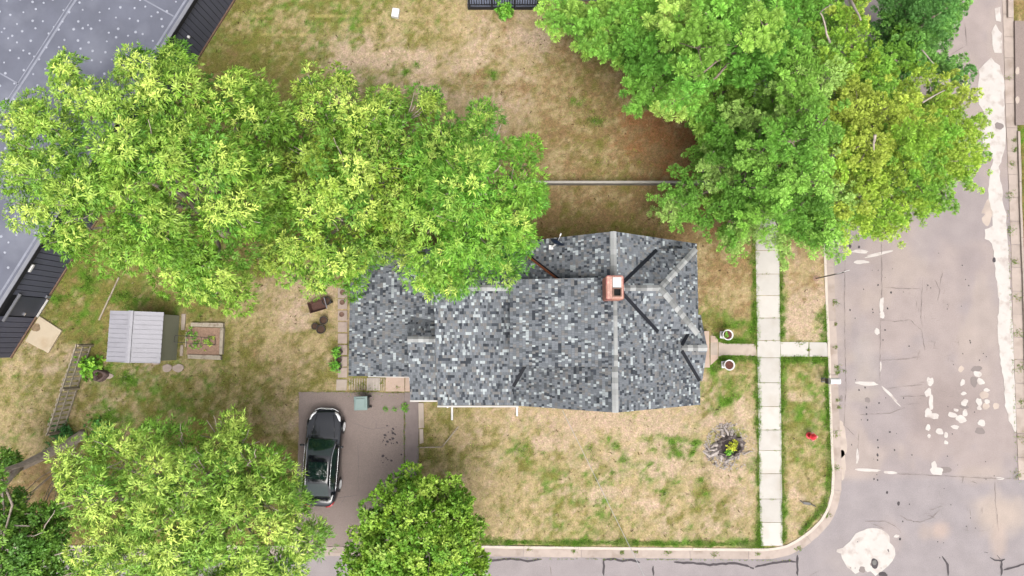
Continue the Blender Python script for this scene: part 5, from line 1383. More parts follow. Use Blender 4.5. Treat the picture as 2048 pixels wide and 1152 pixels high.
# ------------------------------------------------------------------ vegetation
NR = np.random.default_rng(12)
def unit(v): return v / np.maximum(1e-9, np.linalg.norm(v, axis=-1, keepdims=True))
def leaves(P, N, n_per, length, width, spread, droop, col, jitter, rng):
    """rosettes of pointed leaves at P facing N. returns verts, quads, colours"""
    m = len(P) * n_per
    p = np.repeat(P, n_per, 0); nrm = np.repeat(N, n_per, 0); c = np.repeat(col, n_per, 0)
    d = unit(rng.normal(size=(m, 3))); d = unit(d - nrm * (d * nrm).sum(1, keepdims=True))     # tangent
    k = rng.uniform(.1, 1, (m, 1)) * spread
    d = unit(d * k + nrm * rng.uniform(.15, .8, (m, 1)))
    L_ = length * rng.uniform(.65, 1.2, (m, 1)); Wd = width * rng.uniform(.75, 1.25, (m, 1))
    side = unit(np.cross(d, nrm + .22 * rng.normal(size=(m, 3))))
    up = np.cross(side, d)
    base = p + d * .02 + rng.normal(size=(m, 3)) * jitter
    mid = base + d * L_ * .5
    tip = base + d * L_ + np.array([0, 0, -1]) * (L_ * droop * rng.uniform(.4, 1.2, (m, 1)))
    v = np.stack([base, mid - side * Wd / 2 - up * Wd * .12, tip, mid + side * Wd / 2 - up * Wd * .12], 1).reshape(-1, 3)
    q = np.arange(m * 4).reshape(-1, 4)
    cc = c * (1 + .09 * rng.normal(size=(m, 1)))
    return v, q, np.repeat(np.clip(cc, .004, .6), 4, 0)
def sphere_pts(n, rng, lo=-.25):
    z = rng.uniform(lo, 1, n); a = rng.uniform(0, 2 * np.pi, n); r = np.sqrt(1 - z * z)
    return np.stack([r * np.cos(a), r * np.sin(a), z], 1)
def limb(b, a, c, r0, r1, rng, sag=0.0):
    a, c = Vector(a), Vector(c); pts = []
    L_ = (c - a).length
    for t in (0, .3, .6, .85, 1):
        q = a.lerp(c, t) + Vector((rng.normal() * .03 * L_ * math.sin(3 * t), rng.normal() * .03 * L_ * math.sin(3 * t), sag * math.sin(math.pi * t)))
        pts.append(q)
    b.tube(pts, [r0 + (r1 - r0) * t for t in (0, .3, .6, .85, 1)], 6)
def broad_tree(name, label, base_px, lobes, seed, pal, leaf=(.24, .07), per=9, clump_r=.62, dens=1.0, ros=22, trunk_r=.22, group=None, fork=.35, lobe_flat=.8, lit_tip=.0, droop=.35, base_z=None):
    rng = np.random.default_rng(seed)
    root = at(*base_px, base_z if base_z is not None else .8 * sum(l[3] for l in lobes) / len(lobes)); root.z = LZ
    t = thing(name, label, 'tree', root, group=group)
    V, Q, C = [], [], []; n0 = 0
    L3 = []; bright = 1.2
    for (px, py, rp, z) in lobes:
        c = at(px, py, z); L3.append((np.array(c), rp / ppm(z)))
    pal = np.array(pal)
    for (c, R) in L3:
        nc = max(5, int(dens * 2 * math.pi * R * R / (clump_r ** 2 * 1.55)))
        d = sphere_pts(nc, rng, -.45)
        rad = R * rng.uniform(.62, 1.02, (nc, 1))
        cc = c + d * rad * np.array([1, 1, lobe_flat])
        ni = int(nc * .45); di = sphere_pts(ni, rng, -.6)
        cc = np.concatenate([cc, c + di * R * rng.uniform(.25, .6, (ni, 1)) * np.array([1, 1, lobe_flat]) - np.array([0, 0, .35 * R])]); d = np.concatenate([d, di * np.array([1, 1, .4])])
        for k in range(nc + ni):
            cr = clump_r * rng.uniform(.65, 1.25)
            n = int(ros * (cr / clump_r) ** 2) + 3
            tipk = lit_tip * rng.uniform(.1, 1.5) * np.clip(.35 + d[k][2], 0, 1) * (k < nc)  # tips lighter on upward sides, none inside: new growth plus painted light and shade
            dd = sphere_pts(n, rng, -.35)
            out = unit(dd + .7 * d[k])
            P = cc[k] + dd * cr * rng.uniform(.55, 1.0, (n, 1)) * np.array([1, 1, .75])
            base = pal[rng.integers(len(pal))] * rng.uniform(.82, 1.18) * bright
            col = np.tile(base, (n, 1)) * rng.uniform(.9, 1.1, (n, 1))
            if lit_tip:
                w = np.clip(tipk * (np.clip(dd[:, 2:3] * .9 + .1, 0, 1) + .25 * rng.normal(size=(n, 1))), 0, 1)
                col = col * (1 - w) + np.array([.44, .54, .11]) * w
            v, q, c4 = leaves(P, out, per, leaf[0], leaf[1], 1.1, droop, col, .03, rng)
            V.append(v); Q.append(q + n0); C.append(c4); n0 += len(v)
    V = np.concatenate(V); Q = np.concatenate(Q); C = np.concatenate(C)
    np_mesh('crown', V, Q, 4, C, M['leaf'], t, inv_loc=root)
    b = MB()
    top = np.mean([c for c, _ in L3], 0); zf = max(1.2, min(c[2] for c, _ in L3) * fork)
    fk = Vector((root.x + (top[0] - root.x) * .25, root.y + (top[1] - root.y) * .25, zf))
    b.tube([root - Vector((0, 0, .2)), root + Vector((0, 0, .25)), root.lerp(fk, .5), fk], [trunk_r * 1.5, trunk_r * 1.1, trunk_r, trunk_r * .85], 10)
    for (c, R) in L3:
        e = Vector(c) - Vector((0, 0, R * .1)); mid = fk.lerp(e, .55) + Vector((0, 0, .3))
        limb(b, fk - Vector((0, 0, .1)), mid, trunk_r * .55, trunk_r * .3, rng); limb(b, mid, e, trunk_r * .3, .03, rng)
        for k in range(5):
            d = sphere_pts(1, rng, -.1)[0]; limb(b, e.lerp(mid, .3), Vector(c + d * R * .9), .035, .012, rng)
    b.build('trunk', M['bark'], t, smooth=True)
    return t
def pine_tree(name, label, base_px, lobes, seed, pal, puff_r=.23, group=None, top_z=14.0, trunk_r=.24, needles=58, bare=()):
    rng = np.random.default_rng(seed)
    root = at(*base_px, LZ); top_z *= .72
    lobes = [(x, y, r_, z * .72) for x, y, r_, z in lobes]
    rg = np.random.default_rng(seed + 1)
    for zz, rp_ in ((top_z, 40), (top_z - 1.2, 55), (top_z - 2.5, 60)):
        a_, b_ = proj(root.x, root.y, zz); lobes.append((a_, b_, rp_, zz))
    lobes = lobes + [(x + (base_px[0] + (base_px[0] - 1024) * .2 - x) * .12 + rg.normal() * r_ * .4, y + (base_px[1] + (base_px[1] - 684) * .2 - y) * .12 + rg.normal() * r_ * .4, r_ * 1.05, max(1.4, z - rg.uniform(1.8, 3.2))) for x, y, r_, z in lobes if rg.random() < .55]
    t = thing(name, label, 'tree', root, group=group)
    V, Q, C = [], [], []; n0 = 0; pal = np.array(pal) * 1.7
    b = MB(); tip = Vector((root.x, root.y, top_z)); hashg = {}; cell = puff_r * 1.15
    for (px, py, rp, z) in lobes:
        c = np.array(at(px, py, z)); R = rp * 1.08 / ppm(z)
        out2 = c[:2] - np.array([root.x, root.y]); dist = np.linalg.norm(out2); ax = out2 / max(dist, .01)
        base = pal[rng.integers(len(pal))] * rng.uniform(.85, 1.15)
        # each lobe is a spray of several plumes pointing outwards
        npl = max(5, int(R * R * 13))
        for k in range(npl):
            a = rng.uniform(0, 2 * np.pi); rr_ = R * math.sqrt(rng.uniform(0, 1)) * .85
            pc = c + np.array([rr_ * math.cos(a), rr_ * math.sin(a), rng.normal() * .25 * R - .35 * rr_])
            dirv = unit((ax * .8 + np.array([math.cos(a), math.sin(a)]) * .7)[None])[0]
            far = float(np.clip((dist - 2.2) / 2.5, 0, 1)); pl = rng.uniform(.5, .95) * min(1, .4 + R * .4) * (1 + .75 * far)
            n = int((9 + pl * 11) * (.2 / puff_r) ** 1.6)
            u = rng.uniform(-1, 1, (n, 1)); lat = rng.normal(size=(n, 1)) * (1.35 - .35 * far) * puff_r * (1.1 - .75 * (u + 1) / 2)
            P = pc + np.concatenate([dirv[0] * u * pl - dirv[1] * lat, dirv[1] * u * pl + dirv[0] * lat, .12 * rng.normal(size=(n, 1)) + .12 * u - .5 * lat ** 2], 1)
            keep = []
            for q in P:                                             # puffs keep their distance, so each reads as a ball
                ky = tuple(int(math.floor(t_ / cell)) for t_ in q)
                near = [o_ for i in (-1, 0, 1) for j in (-1, 0, 1) for l_ in (-1, 0, 1) for o_ in hashg.get((ky[0] + i, ky[1] + j, ky[2] + l_), ())]
                if all((o_[0] - q[0]) ** 2 + (o_[1] - q[1]) ** 2 + (o_[2] - q[2]) ** 2 > cell * cell for o_ in near):
                    hashg.setdefault(ky, []).append(tuple(q)); keep.append(q)
            if not keep: continue
            P = np.array(keep); n = len(P)
            m = n * needles
            d = sphere_pts(m, rng, -.3)
            p = np.repeat(P, needles, 0)
            rad = puff_r * rng.uniform(.75, 1.15, (n, 1)).repeat(needles, 0) * rng.uniform(.8, 1.1, (m, 1))
            side = unit(np.cross(d, rng.normal(size=(m, 3)))) * (.013 + .006 * rng.random((m, 1)))
            v = np.stack([p + d * rad * .15, p + d * rad - side * 1.25, p + d * rad * .96 + side * 1.25], 1).reshape(-1, 3)
            cpl = base * rng.uniform(.85, 1.18)
            cc = np.repeat(cpl[None] * rng.uniform(.85, 1.15, (n, 1)), needles, 0) * (1 + .12 * rng.normal(size=(m, 1)))
            V.append(v); Q.append(np.arange(m * 3).reshape(-1, 3) + n0); C.append(np.repeat(np.clip(cc, .004, .6), 3, 0)); n0 += len(v)
            if k % 2 == 0: limb(b, Vector(c) - Vector((0, 0, .3)), Vector(pc) - Vector((0, 0, .1)), .03, .015, rng)
        zt = max(1.5, min(top_z - .5, c[2] - .25 * dist - .3))
        limb(b, (root.x, root.y, max(1.5, zt - .4)), Vector(c) - Vector((0, 0, .45)), .03 + .012 * dist, .025, rng, sag=.25)
    V = np.concatenate(V); Q = np.concatenate(Q); C = np.concatenate(C)
    np_mesh('crown', V, Q, 3, C, M['needle'], t, inv_loc=root)
    b.tube([root - Vector((0, 0, .2)), root + Vector((0, 0, .3)), root.lerp(tip, .5), tip], [trunk_r * 1.4, trunk_r, trunk_r * .7, .04], 10)
    b.build('trunk', M['bark_pine'], t, smooth=True)
    if len(bare):
        for (x0, y0, z0, x1, y1, z1, r0) in bare:
            bb = MB(); limb(bb, at(x0, y0, z0), at(x1, y1, z1), r0, r0 * .45, rng)
            bb.build('bare_branch', M['pale_branch'], t, smooth=True)
    return t

LG = [(.085, .19, .018), (.11, .225, .022), (.14, .25, .028), (.065, .165, .018)]
def zl(l, dz=0.0): return [(x, y, r, z + dz) for x, y, r, z in l]
broad_tree('ash_tree', 'large yellow-green leafy tree overhanging the membrane roof and shed', (330, 420), [
    (62, 235, 50, 7.0), (135, 140, 22, 7.5), (150, 205, 40, 8), (40, 340, 40, 7), (110, 320, 75, 8.5), (225, 215, 62, 9), (285, 135, 38, 8), (345, 120, 20, 7), (340, 200, 62, 9.5), (300, 320, 95, 11), (190, 400, 80, 9.5),
    (140, 465, 46, 7.5), (300, 440, 85, 9.5), (415, 320, 85, 10.5), (440, 205, 62, 9), (505, 180, 34, 7.5), (520, 260, 58, 8.5), (555, 245, 32, 7.5), (470, 420, 70, 9), (430, 520, 58, 7.5), (350, 520, 60, 7.5), (250, 490, 50, 7), (460, 585, 34, 6), (385, 575, 40, 6), (70, 410, 40, 6.5), (510, 340, 60, 8.5), (540, 410, 36, 7)],
    101, LG, leaf=(.22, .048), per=11, lit_tip=.75, clump_r=.62, dens=.72, ros=27)
YG = [(.08, .185, .018), (.105, .215, .02), (.155, .235, .026), (.06, .155, .016)]
broad_tree('yellowing_tree', 'shorter tree with yellowing leaf tips between two taller green trees', (690, 400), [
    (625, 175, 32, 5.5), (680, 165, 24, 5), (650, 225, 55, 6.5), (715, 250, 60, 7), (770, 200, 26, 5.5), (775, 240, 48, 6.5), (830, 210, 30, 5.5), (870, 200, 24, 5), (620, 310, 50, 6.5), (690, 340, 75, 8), (760, 330, 55, 7), (640, 420, 62, 7.5), (720, 420, 58, 7.2), (600, 490, 46, 6.2), (665, 500, 58, 6.8), (735, 490, 50, 6.2), (580, 535, 32, 5), (640, 560, 30, 5), (700, 550, 34, 5), (562, 330, 40, 4.6), (556, 430, 46, 4.8), (545, 510, 36, 4.4), (575, 260, 34, 4.6), (820, 330, 44, 5.5), (810, 500, 36, 5), (780, 460, 46, 6), (790, 400, 45, 6.5)],
    102, YG, leaf=(.2, .05), per=9, clump_r=.46, dens=.55, lit_tip=.7, trunk_r=.17)
broad_tree('roofside_tree', 'dense bright green round tree overhanging the shingle roof ridge', (930, 445), [
    (905, 285, 50, 7.5), (975, 290, 55, 8), (1040, 315, 32, 7), (870, 340, 55, 8), (945, 370, 80, 10.2), (1025, 380, 52, 8.5), (1065, 400, 26, 7), (860, 420, 55, 8.5), (935, 450, 72, 9.5), (1015, 455, 52, 8.5), (1050, 475, 26, 7), (880, 505, 55, 8), (960, 525, 48, 7.8), (915, 560, 26, 7), (1000, 530, 34, 7.2), (840, 300, 36, 6.5), (855, 555, 24, 6.5), (960, 240, 26, 6.5)],
    103, [(.075, .20, .018), (.095, .235, .022), (.125, .26, .028), (.06, .175, .018)], leaf=(.22, .042), per=11, lit_tip=.6, clump_r=.6, ros=27, dens=.75)
broad_tree('kerbside_tree', 'pale yellow-green airy tree beside the driveway and side street', (390, 1010), [
    (165, 920, 42, 6), (230, 905, 50, 6.5), (285, 880, 36, 6), (355, 890, 48, 6.5), (440, 865, 40, 6), (485, 880, 38, 6), (150, 1000, 38, 6), (215, 985, 55, 7), (320, 960, 66, 7.8), (410, 950, 66, 8), (510, 930, 58, 7), (560, 930, 34, 6), (250, 1060, 50, 7), (345, 1045, 70, 8.2), (440, 1040, 66, 8), (530, 1010, 58, 7), (590, 1000, 30, 6), (200, 1100, 46, 6.5), (290, 1130, 62, 7.2), (400, 1130, 70, 7.8), (500, 1110, 62, 7.2), (570, 1080, 45, 6.5), (620, 1075, 22, 5.8), (170, 1150, 40, 6), (560, 1150, 48, 6.5), (450, 1190, 70, 7), (300, 1200, 70, 7)],
    104, [(.10, .205, .024), (.13, .24, .03), (.17, .27, .04), (.08, .18, .022)], leaf=(.24, .045), per=10, clump_r=.58, dens=.62, lit_tip=.75, droop=.5)
broad_tree('maple_tree', 'small round deep green tree at the foot of the driveway', (838, 1075), [
    (825, 960, 22, 3.6), (790, 985, 26, 3.8), (845, 985, 32, 4.4), (895, 975, 26, 3.8), (925, 1005, 20, 3.6), (765, 1030, 42, 4.4), (830, 1035, 52, 5.4), (895, 1035, 46, 5), (935, 1050, 26, 4), (735, 1075, 32, 4), (785, 1090, 52, 5.2), (860, 1095, 60, 5.8), (920, 1095, 42, 4.8), (715, 1130, 30, 4), (770, 1145, 50, 4.8), (850, 1155, 58, 5.2), (920, 1145, 44, 4.6), (955, 1130, 16, 3.8), (830, 1200, 60, 4.6)],
    105, [(.095, .205, .016), (.12, .235, .02), (.155, .26, .026), (.075, .18, .015)], leaf=(.16, .085), per=10, clump_r=.4, dens=.6, ros=17, trunk_r=.13, lit_tip=.35)
# leaning tree at the left edge: thick pale trunk, dark leaves
lt_ = broad_tree('leaning_tree', 'leaning tree with thick pale forked trunk and dark leaves', (165, 872), [
    (-80, 960, 70, 8), (20, 1040, 40, 4.5), (75, 1050, 40, 4.5), (105, 1030, 24, 3.6), (40, 1110, 50, 5), (105, 1110, 42, 4.6), (20, 1170, 60, 5), (110, 1170, 50, 4.6), (-30, 1080, 60, 5.5), (12, 925, 18, 3.0), (30, 1000, 20, 3)],
    106, [(.07, .155, .022), (.09, .185, .026), (.115, .21, .03), (.055, .13, .018)], leaf=(.17, .08), per=9, clump_r=.45, dens=.65, trunk_r=.05, fork=.1, base_z=LZ)
b = MB(); pts = [at(168, 868, LZ - .1), at(160, 873, .3), at(130, 890, 1.2), at(90, 910, 2.4), at(45, 932, 3.6), at(0, 946, 4.8), at(-60, 962, 6.4)]
b.tube(pts, [.3, .25, .235, .22, .2, .15, .1], 12); b.tube([pts[4], at(30, 945, 4.3), at(12, 968, 5.0), at(-20, 1010, 6)], [.14, .12, .1, .06], 10)
b.tube([pts[5], at(25, 1010, 5.2), at(5, 1080, 5.8)], [.06, .05, .03], 8)
b.build('main_stem', M['bark'], lt_, smooth=True)
b = MB(); rng = np.random.default_rng(4)
for x0, y0, x1, y1, z, r0 in [(0, 1050, 60, 1052, 5.2, .05), (40, 1090, 40, 1060, 5.0, .05), (40, 1075, 85, 1065, 5.4, .03), (85, 1065, 110, 1020, 5.0, .03), (40, 1085, 52, 1105, 5.4, .03), (110, 1110, 150, 1098, 5.2, .03), (2, 1050, 4, 1150, 5.6, .06), (5, 980, 10, 1040, 5, .05)]:
    b = MB(); limb(b, at(x0, y0, z), at(x1, y1, z + .1), r0, r0 * .5, rng)
    b.build('bare_branch', M['pale_branch'], lt_, smooth=True)

pine_tree('pine_tree', 'light green pine with big rounded needle puffs near the deck', (1400, 215), [
    (1115, 36, 22, 6), (1150, 44, 30, 6.5), (1195, 45, 34, 7), (1180, 66, 24, 6.5), (1240, 60, 42, 7.5), (1265, 90, 30, 7), (1240, 95, 20, 6.5), (1300, 25, 50, 9), (1290, 130, 34, 8), (1320, 170, 44, 8.5), (1280, 190, 20, 7.5), (1345, 210, 30, 8), (1360, 40, 52, 11), (1400, 90, 52, 13), (1390, 150, 36, 12.5), (1380, 185, 20, 12), (1430, 40, 52, 13), (1330, 90, 40, 10), (1400, 10, 50, 12.5), (1490, 30, 46, 11.5), (1450, 120, 30, 10), (1540, 40, 34, 11), (1500, 80, 30, 9), (1275, 15, 36, 8), (1560, 10, 36, 10), (1400, 230, 34, 7), (1450, 180, 40, 7), (1480, 140, 36, 8), (1540, 110, 36, 8)],
    201, [(.12, .225, .034), (.16, .265, .045), (.21, .31, .065), (.065, .16, .022), (.09, .19, .028)], puff_r=.29, needles=110, top_z=13.6, group='pines by the road')
pine_tree('pine_tree', 'tall blue-green pine with silvery tips, middle of the pine group', (1470, 372), [
    (1590, 100, 26, 11), (1545, 170, 34, 10), (1600, 140, 40, 12), (1650, 160, 36, 12), (1560, 220, 46, 12), (1500, 225, 36, 9.5), (1450, 240, 34, 8.5), (1610, 210, 46, 13.5), (1590, 280, 50, 14), (1530, 300, 46, 12), (1470, 290, 44, 9.5), (1440, 330, 34, 8), (1550, 370, 46, 11.5), (1610, 350, 46, 13), (1490, 370, 40, 9), (1375, 365, 28, 6.5), (1365, 405, 30, 6.5), (1345, 420, 18, 6), (1600, 410, 46, 11), (1540, 430, 42, 9), (1470, 430, 32, 7), (1440, 410, 26, 6.5), (1620, 460, 40, 8.5), (1570, 480, 30, 7.5), (1500, 465, 30, 7), (1645, 478, 20, 7.5), (1660, 430, 40, 9), (1680, 370, 42, 10), (1455, 490, 16, 5.5), (1410, 440, 18, 5.8), (1640, 300, 42, 12.5), (1430, 270, 26, 7), (1600, 50, 40, 10), (1640, 90, 40, 11), (1570, 90, 34, 9), (1620, 0, 36, 9), (1400, 300, 24, 5), (1680, 30, 34, 9)],
    202, [(.085, .18, .026), (.115, .215, .036), (.165, .255, .062), (.065, .15, .02), (.105, .205, .03)], puff_r=.2, top_z=14.6, group='pines by the road',
    bare=[(1660, 85, 9, 1640, 25, 10, .05), (1640, 25, 10, 1660, 10, 10.5, .03), (1405, 345, 4.5, 1428, 302, 6.5, .07), (1395, 370, 4, 1405, 345, 4.5, .05), (1645, 350, 8, 1644, 320, 9, .06), (1600, 380, 7, 1645, 352, 8, .05), (1520, 260, 7, 1516, 282, 6, .05)])
pine_tree('pine_tree', 'yellow-olive pine spreading over the street beside the blue-green pine', (1620, 372), [
    (1700, 120, 40, 11), (1750, 150, 44, 11), (1700, 50, 34, 11), (1720, 15, 34, 10.5), (1790, 110, 34, 9.5), (1810, 165, 34, 9), (1720, 210, 44, 12), (1780, 215, 48, 12), (1840, 235, 38, 10), (1885, 215, 18, 8), (1920, 200, 14, 7.5), (1900, 185, 16, 7.8), (1870, 270, 40, 9.5), (1915, 260, 30, 8.5), (1945, 250, 15, 7.5), (1750, 280, 50, 12.5), (1820, 300, 48, 11.5), (1885, 320, 38, 9.5), (1925, 300, 22, 8), (1700, 300, 44, 11.5), (1770, 350, 46, 11), (1840, 360, 40, 9.5), (1890, 380, 24, 8), (1710, 380, 44, 10), (1755, 420, 36, 9), (1810, 410, 28, 8), (1700, 440, 36, 8.5), (1775, 465, 24, 7.5), (1930, 340, 18, 7.5), (1850, 400, 16, 7.5), (1690, 220, 40, 11.5)],
    203, [(.115, .20, .022), (.14, .22, .026), (.165, .235, .03), (.095, .19, .024), (.18, .225, .034)], puff_r=.19, top_z=13.2, group='pines by the road',
    bare=[(1845, 205, 8, 1890, 180, 7.9, .04), (1750, 270, 10, 1748, 300, 9.5, .06), (1700, 0, 9, 1722, 40, 10, .07)])
pine_tree('pine_tree', 'dark green pine at the road edge behind the yellow-olive pine', (1690, 170), [
    (1790, 25, 34, 8), (1830, 15, 38, 8.5), (1870, 12, 32, 8), (1905, 2, 20, 7.5), (1845, 50, 28, 7.5), (1820, 60, 24, 7.5), (1890, 40, 14, 7), (1840, 85, 10, 7), (1880, 125, 18, 7), (1910, 135, 20, 7), (1925, 150, 12, 6.8), (1860, 85, 9, 7), (1800, -20, 40, 10), (1850, -30, 40, 9)],
    204, [(.05, .125, .03), (.065, .15, .034), (.04, .10, .022), (.08, .17, .036)], puff_r=.18, top_z=11, group='pines by the road', trunk_r=.2, bare=[(1842, 98, 6.9, 1868, 128, 7, .035)])

# shrubs, potted plants and small weeds
def shrub(name, label, px, py, rp, h, seed, pal, leaf=(.13, .07), n=60, cat='shrub', per=8, group=None, z0=LZ, spread=1.0):
    rng = np.random.default_rng(seed); c = at(px, py, z0); R = rp / ppm(.3)
    t = thing(name, label, cat, c, group=group)
    d = sphere_pts(n, rng, .0); lob = 1 + .35 * np.sin(3 * np.arctan2(d[:, 1:2], d[:, 0:1]) + seed) + .2 * rng.normal(size=(n, 1)); P = np.array(c) + d * np.array([R, R, h]) * rng.uniform(.35, 1, (n, 1)) * lob + np.array([0, 0, .04])
    col = np.array(pal)[rng.integers(len(pal), size=n)] * rng.uniform(1.1, 1.7, (n, 1))
    v, q, cc = leaves(P, unit(d + np.array([0, 0, .4])), per, leaf[0], leaf[1], 1.1, .3, col, .02, rng)
    np_mesh('foliage', v, q, 4, cc, M['leaf'], t, inv_loc=c)
    b = MB()
    for k in range(6):
        q_ = Vector(P[k * (n // 6)]); b.tube([c, c.lerp(q_, .5) + Vector((0, 0, .05)), q_], [.014, .01, .005], 5)
    b.build('stem', M['bark'], t)
    return t
GP = [(.06, .17, .016), (.085, .21, .02), (.11, .23, .028)]
shrub('deck_shrub', 'round green shrub growing against the black deck', 1011, 26, 17, .9, 301, GP, (.2, .07), 90)
shrub('bright_bush', 'bright green bush between picket fence and hollow stump', 186, 733, 22, .6, 302, [(.11, .24, .02), (.16, .28, .03), (.08, .19, .02)], (.2, .14), 80)
shrub('dark_bush', 'dark green bush at the fence end by leaning trunk', 128, 866, 26, .6, 303, [(.02, .075, .018), (.03, .10, .022), (.045, .13, .03)], (.16, .06), 130)
shrub('ivy_patch', 'low ivy clump between leaning trunk and garden weeds', 205, 868, 30, .3, 304, [(.04, .13, .022), (.06, .16, .026), (.08, .18, .03)], (.14, .11), 130)
shrub('yellow_plant', 'yellow leafed plant growing inside the rotten stump', 1464, 891, 10, .34, 305, [(.24, .27, .02), (.28, .29, .03)], (.12, .05), 34, cat='plant')
shrub('green_plant', 'green sprout beside the yellow plant in rotten stump', 1455, 907, 7, .22, 306, GP, (.12, .05), 24, cat='plant')
shrub('potted_plant', 'leafy plant spilling from the garage pot farthest from driveway', 676, 705, 9, .5, 307, GP, (.16, .05), 40, cat='plant')
shrub('potted_plant', 'leafy plant spilling from the garage pots nearest the driveway', 672, 730, 10, .45, 308, GP, (.16, .05), 44, cat='plant')
shrub('seedlings', 'yellow-green seedlings in the middle of the raised bed', 417, 683, 13, .15, 309, [(.2, .27, .03), (.12, .22, .03)], (.1, .05), 22, cat='plant', z0=.2)
shrub('bed_weeds', 'green weeds along the shed side edge of raised bed', 384, 668, 11, .14, 310, GP, (.1, .045), 24, cat='plant', z0=.2)
shrub('bed_weeds', 'green weeds under the trellis rods in raised bed', 392, 688, 10, .14, 311, GP, (.1, .045), 18, cat='plant', z0=.2)
shrub('weed_clump', 'round weed clump rooted in the driveway seam', 808.5, 815, 8, .14, 312, GP, (.1, .03), 26, cat='weed', z0=LZ + .03)
shrub('weed_clump', 'small weed tuft in driveway nearest the wheeled bin', 772, 817, 5, .08, 313, GP, (.07, .03), 12, cat='weed', z0=LZ + .03)
shrub('weed_clump', 'tiny weed tuft between the two driveway seam weeds', 790, 817, 5, .08, 314, GP, (.07, .03), 10, cat='weed', z0=LZ + .03)
shrub('urn_sprig', 'small green sprig in the urn on the pine side of porch path', 1451, 669, 3.5, .12, 315, GP, (.08, .04), 10, cat='plant', z0=.88)

# lawn blades and ragged weeds (uncountable): each blade a thin triangle
NO_GRASS = [drive_poly, [tuple(at(x, y, LZ)[:2]) for x, y in ((1513.5, -80), (1555, -80), (1562.5, 1094), (1523.5, 1094))], [tuple(at(x, y, LZ)[:2]) for x, y in ((1421, 671), (1452, 687), (1656, 685), (1656, 712), (1445, 710), (1421, 730))],
            [(-7.8, -1.5), (-4.7, -1.5), (-4.7, -2.6), (-3.4, -2.8), (8.7, -2.8), (8.7, 4.6), (-7.8, 4.5)], [tuple(bpt(s, o, 0)[:2]) for s, o in ((-26, .1), (B_END + .1, .1), (B_END + .1, -26), (-26, -26))],
            [tuple(at(x, y, LZ)[:2]) for x, y in ((672, 575), (696, 575), (696, 756), (826, 754), (826, 784), (671, 784))], [tuple(at(x, y, LZ)[:2]) for x, y in ((370, 645), (447, 645), (445, 720), (370, 718))],
            [tuple(at(x, y, LZ)[:2]) for x, y in ((78, 632), (123, 661), (96, 706), (50, 682))], [(-20.1, -.95), (-17.5, -.95), (-17.5, 1.45), (-20.1, 1.45)], [tuple(at(x, y, LZ)[:2]) for x, y in ((836, 806), (848, 806), (847, 888), (836, 888))]]
def grass(name, x, y, hgt, wid, lean, rng, colmul, green_pull, label):
    ok = in_poly(x, y, lawn_poly) | in_poly(x, y, east_poly)
    for pl in NO_GRASS: ok &= ~in_poly(x, y, pl)
    x, y = x[ok], y[ok]; n = len(x)
    c, g = paint(x, y)
    gp = np.clip(green_pull + .0 * g, 0, 1)[:, None] if hasattr(green_pull, '__len__') else green_pull
    c = c * (1 - gp) + (lin((112, 158, 48)) * K) * gp
    c = c * colmul * (1 + .34 * rng.normal(size=(n, 1)))
    a = rng.uniform(0, 2 * np.pi, n); h = hgt * rng.uniform(.5, 1.25, n) * (.7 + .6 * g); l = lean * rng.uniform(.3, 1.2, n) * hgt
    b0 = np.stack([x, y, np.full(n, LZ - .02)], 1)
    sd = np.stack([-np.sin(a), np.cos(a), 0 * a], 1) * (wid * rng.uniform(.6, 1.3, n))[:, None]
    tp = b0 + np.stack([np.cos(a) * l, np.sin(a) * l, h], 1)
    v = np.stack([b0 - sd, b0 + sd, tp], 1).reshape(-1, 3)
    o = np_mesh(name, v, np.arange(n * 3).reshape(-1, 3), 3, np.repeat(np.clip(c, .01, .7), 3, 0), M['blade'], kind='stuff')
    return tag(o, label, 'grass')
rng = np.random.default_rng(77)
n = 620000
gx, gy = rng.uniform(-28.5, 28.5, n), rng.uniform(-11.2, 19.2, n)
_, gg = paint(gx, gy)
kp_ = rng.random(n) < (.25 + 1.0 * gg)
grass('lawn_grass', gx[kp_], gy[kp_], .045, .013, 1.8, rng, 1.25, .0, 'short dry grass covering the lawns')
ex_, ey_ = [], []
for ln in GREEN_LINES:
    for (x0, y0), (x1, y1) in zip(ln[:-1], ln[1:]):
        m = int(math.hypot(x1 - x0, y1 - y0) * 34); t = rng.random(m)
        clus = fbm(t * 14 + x0, t * 0 + y0, 8)
        off = rng.normal(size=m) * (1.0 + 4.5 * ssm(.35, .7, clus)) + 1.0
        kk = clus + .3 * rng.random(m) > .5
        nx_, ny_ = -(y1 - y0), x1 - x0; nl = math.hypot(nx_, ny_)
        for tt, oo in zip(t[kk], off[kk]):
            w = at(x0 + (x1 - x0) * tt + nx_ / nl * oo, y0 + (y1 - y0) * tt + ny_ / nl * oo, LZ); ex_.append(w.x); ey_.append(w.y)
for sx, sy, r1, r2 in SPOTS:
    m = int(r1 * r2 * .9); a = rng.uniform(0, 6.28, m); q = np.abs(rng.normal(size=m)) * .6
    for aa, qq in zip(a, q):
        w = at(sx + r1 * qq * math.cos(aa), sy + r2 * qq * math.sin(aa), LZ); ex_.append(w.x); ey_.append(w.y)
tx, ty = rng.uniform(-28, 27, 16000), rng.uniform(-11, 19, 16000)
_, tg = paint(tx, ty); clu = fbm(tx * .5, ty * .5, 71)
kk = rng.random(16000) < np.clip(tg * 1.2 + .1, 0, 1) * ssm(.35, .65, clu)
for x0, y0 in zip(tx[kk], ty[kk]):
    m = int(rng.uniform(5, 16)); r0 = rng.uniform(.03, .1)
    ex_ += list(x0 + rng.normal(size=m) * r0); ey_ += list(y0 + rng.normal(size=m) * r0)
ex_, ey_ = np.array(ex_), np.array(ey_)
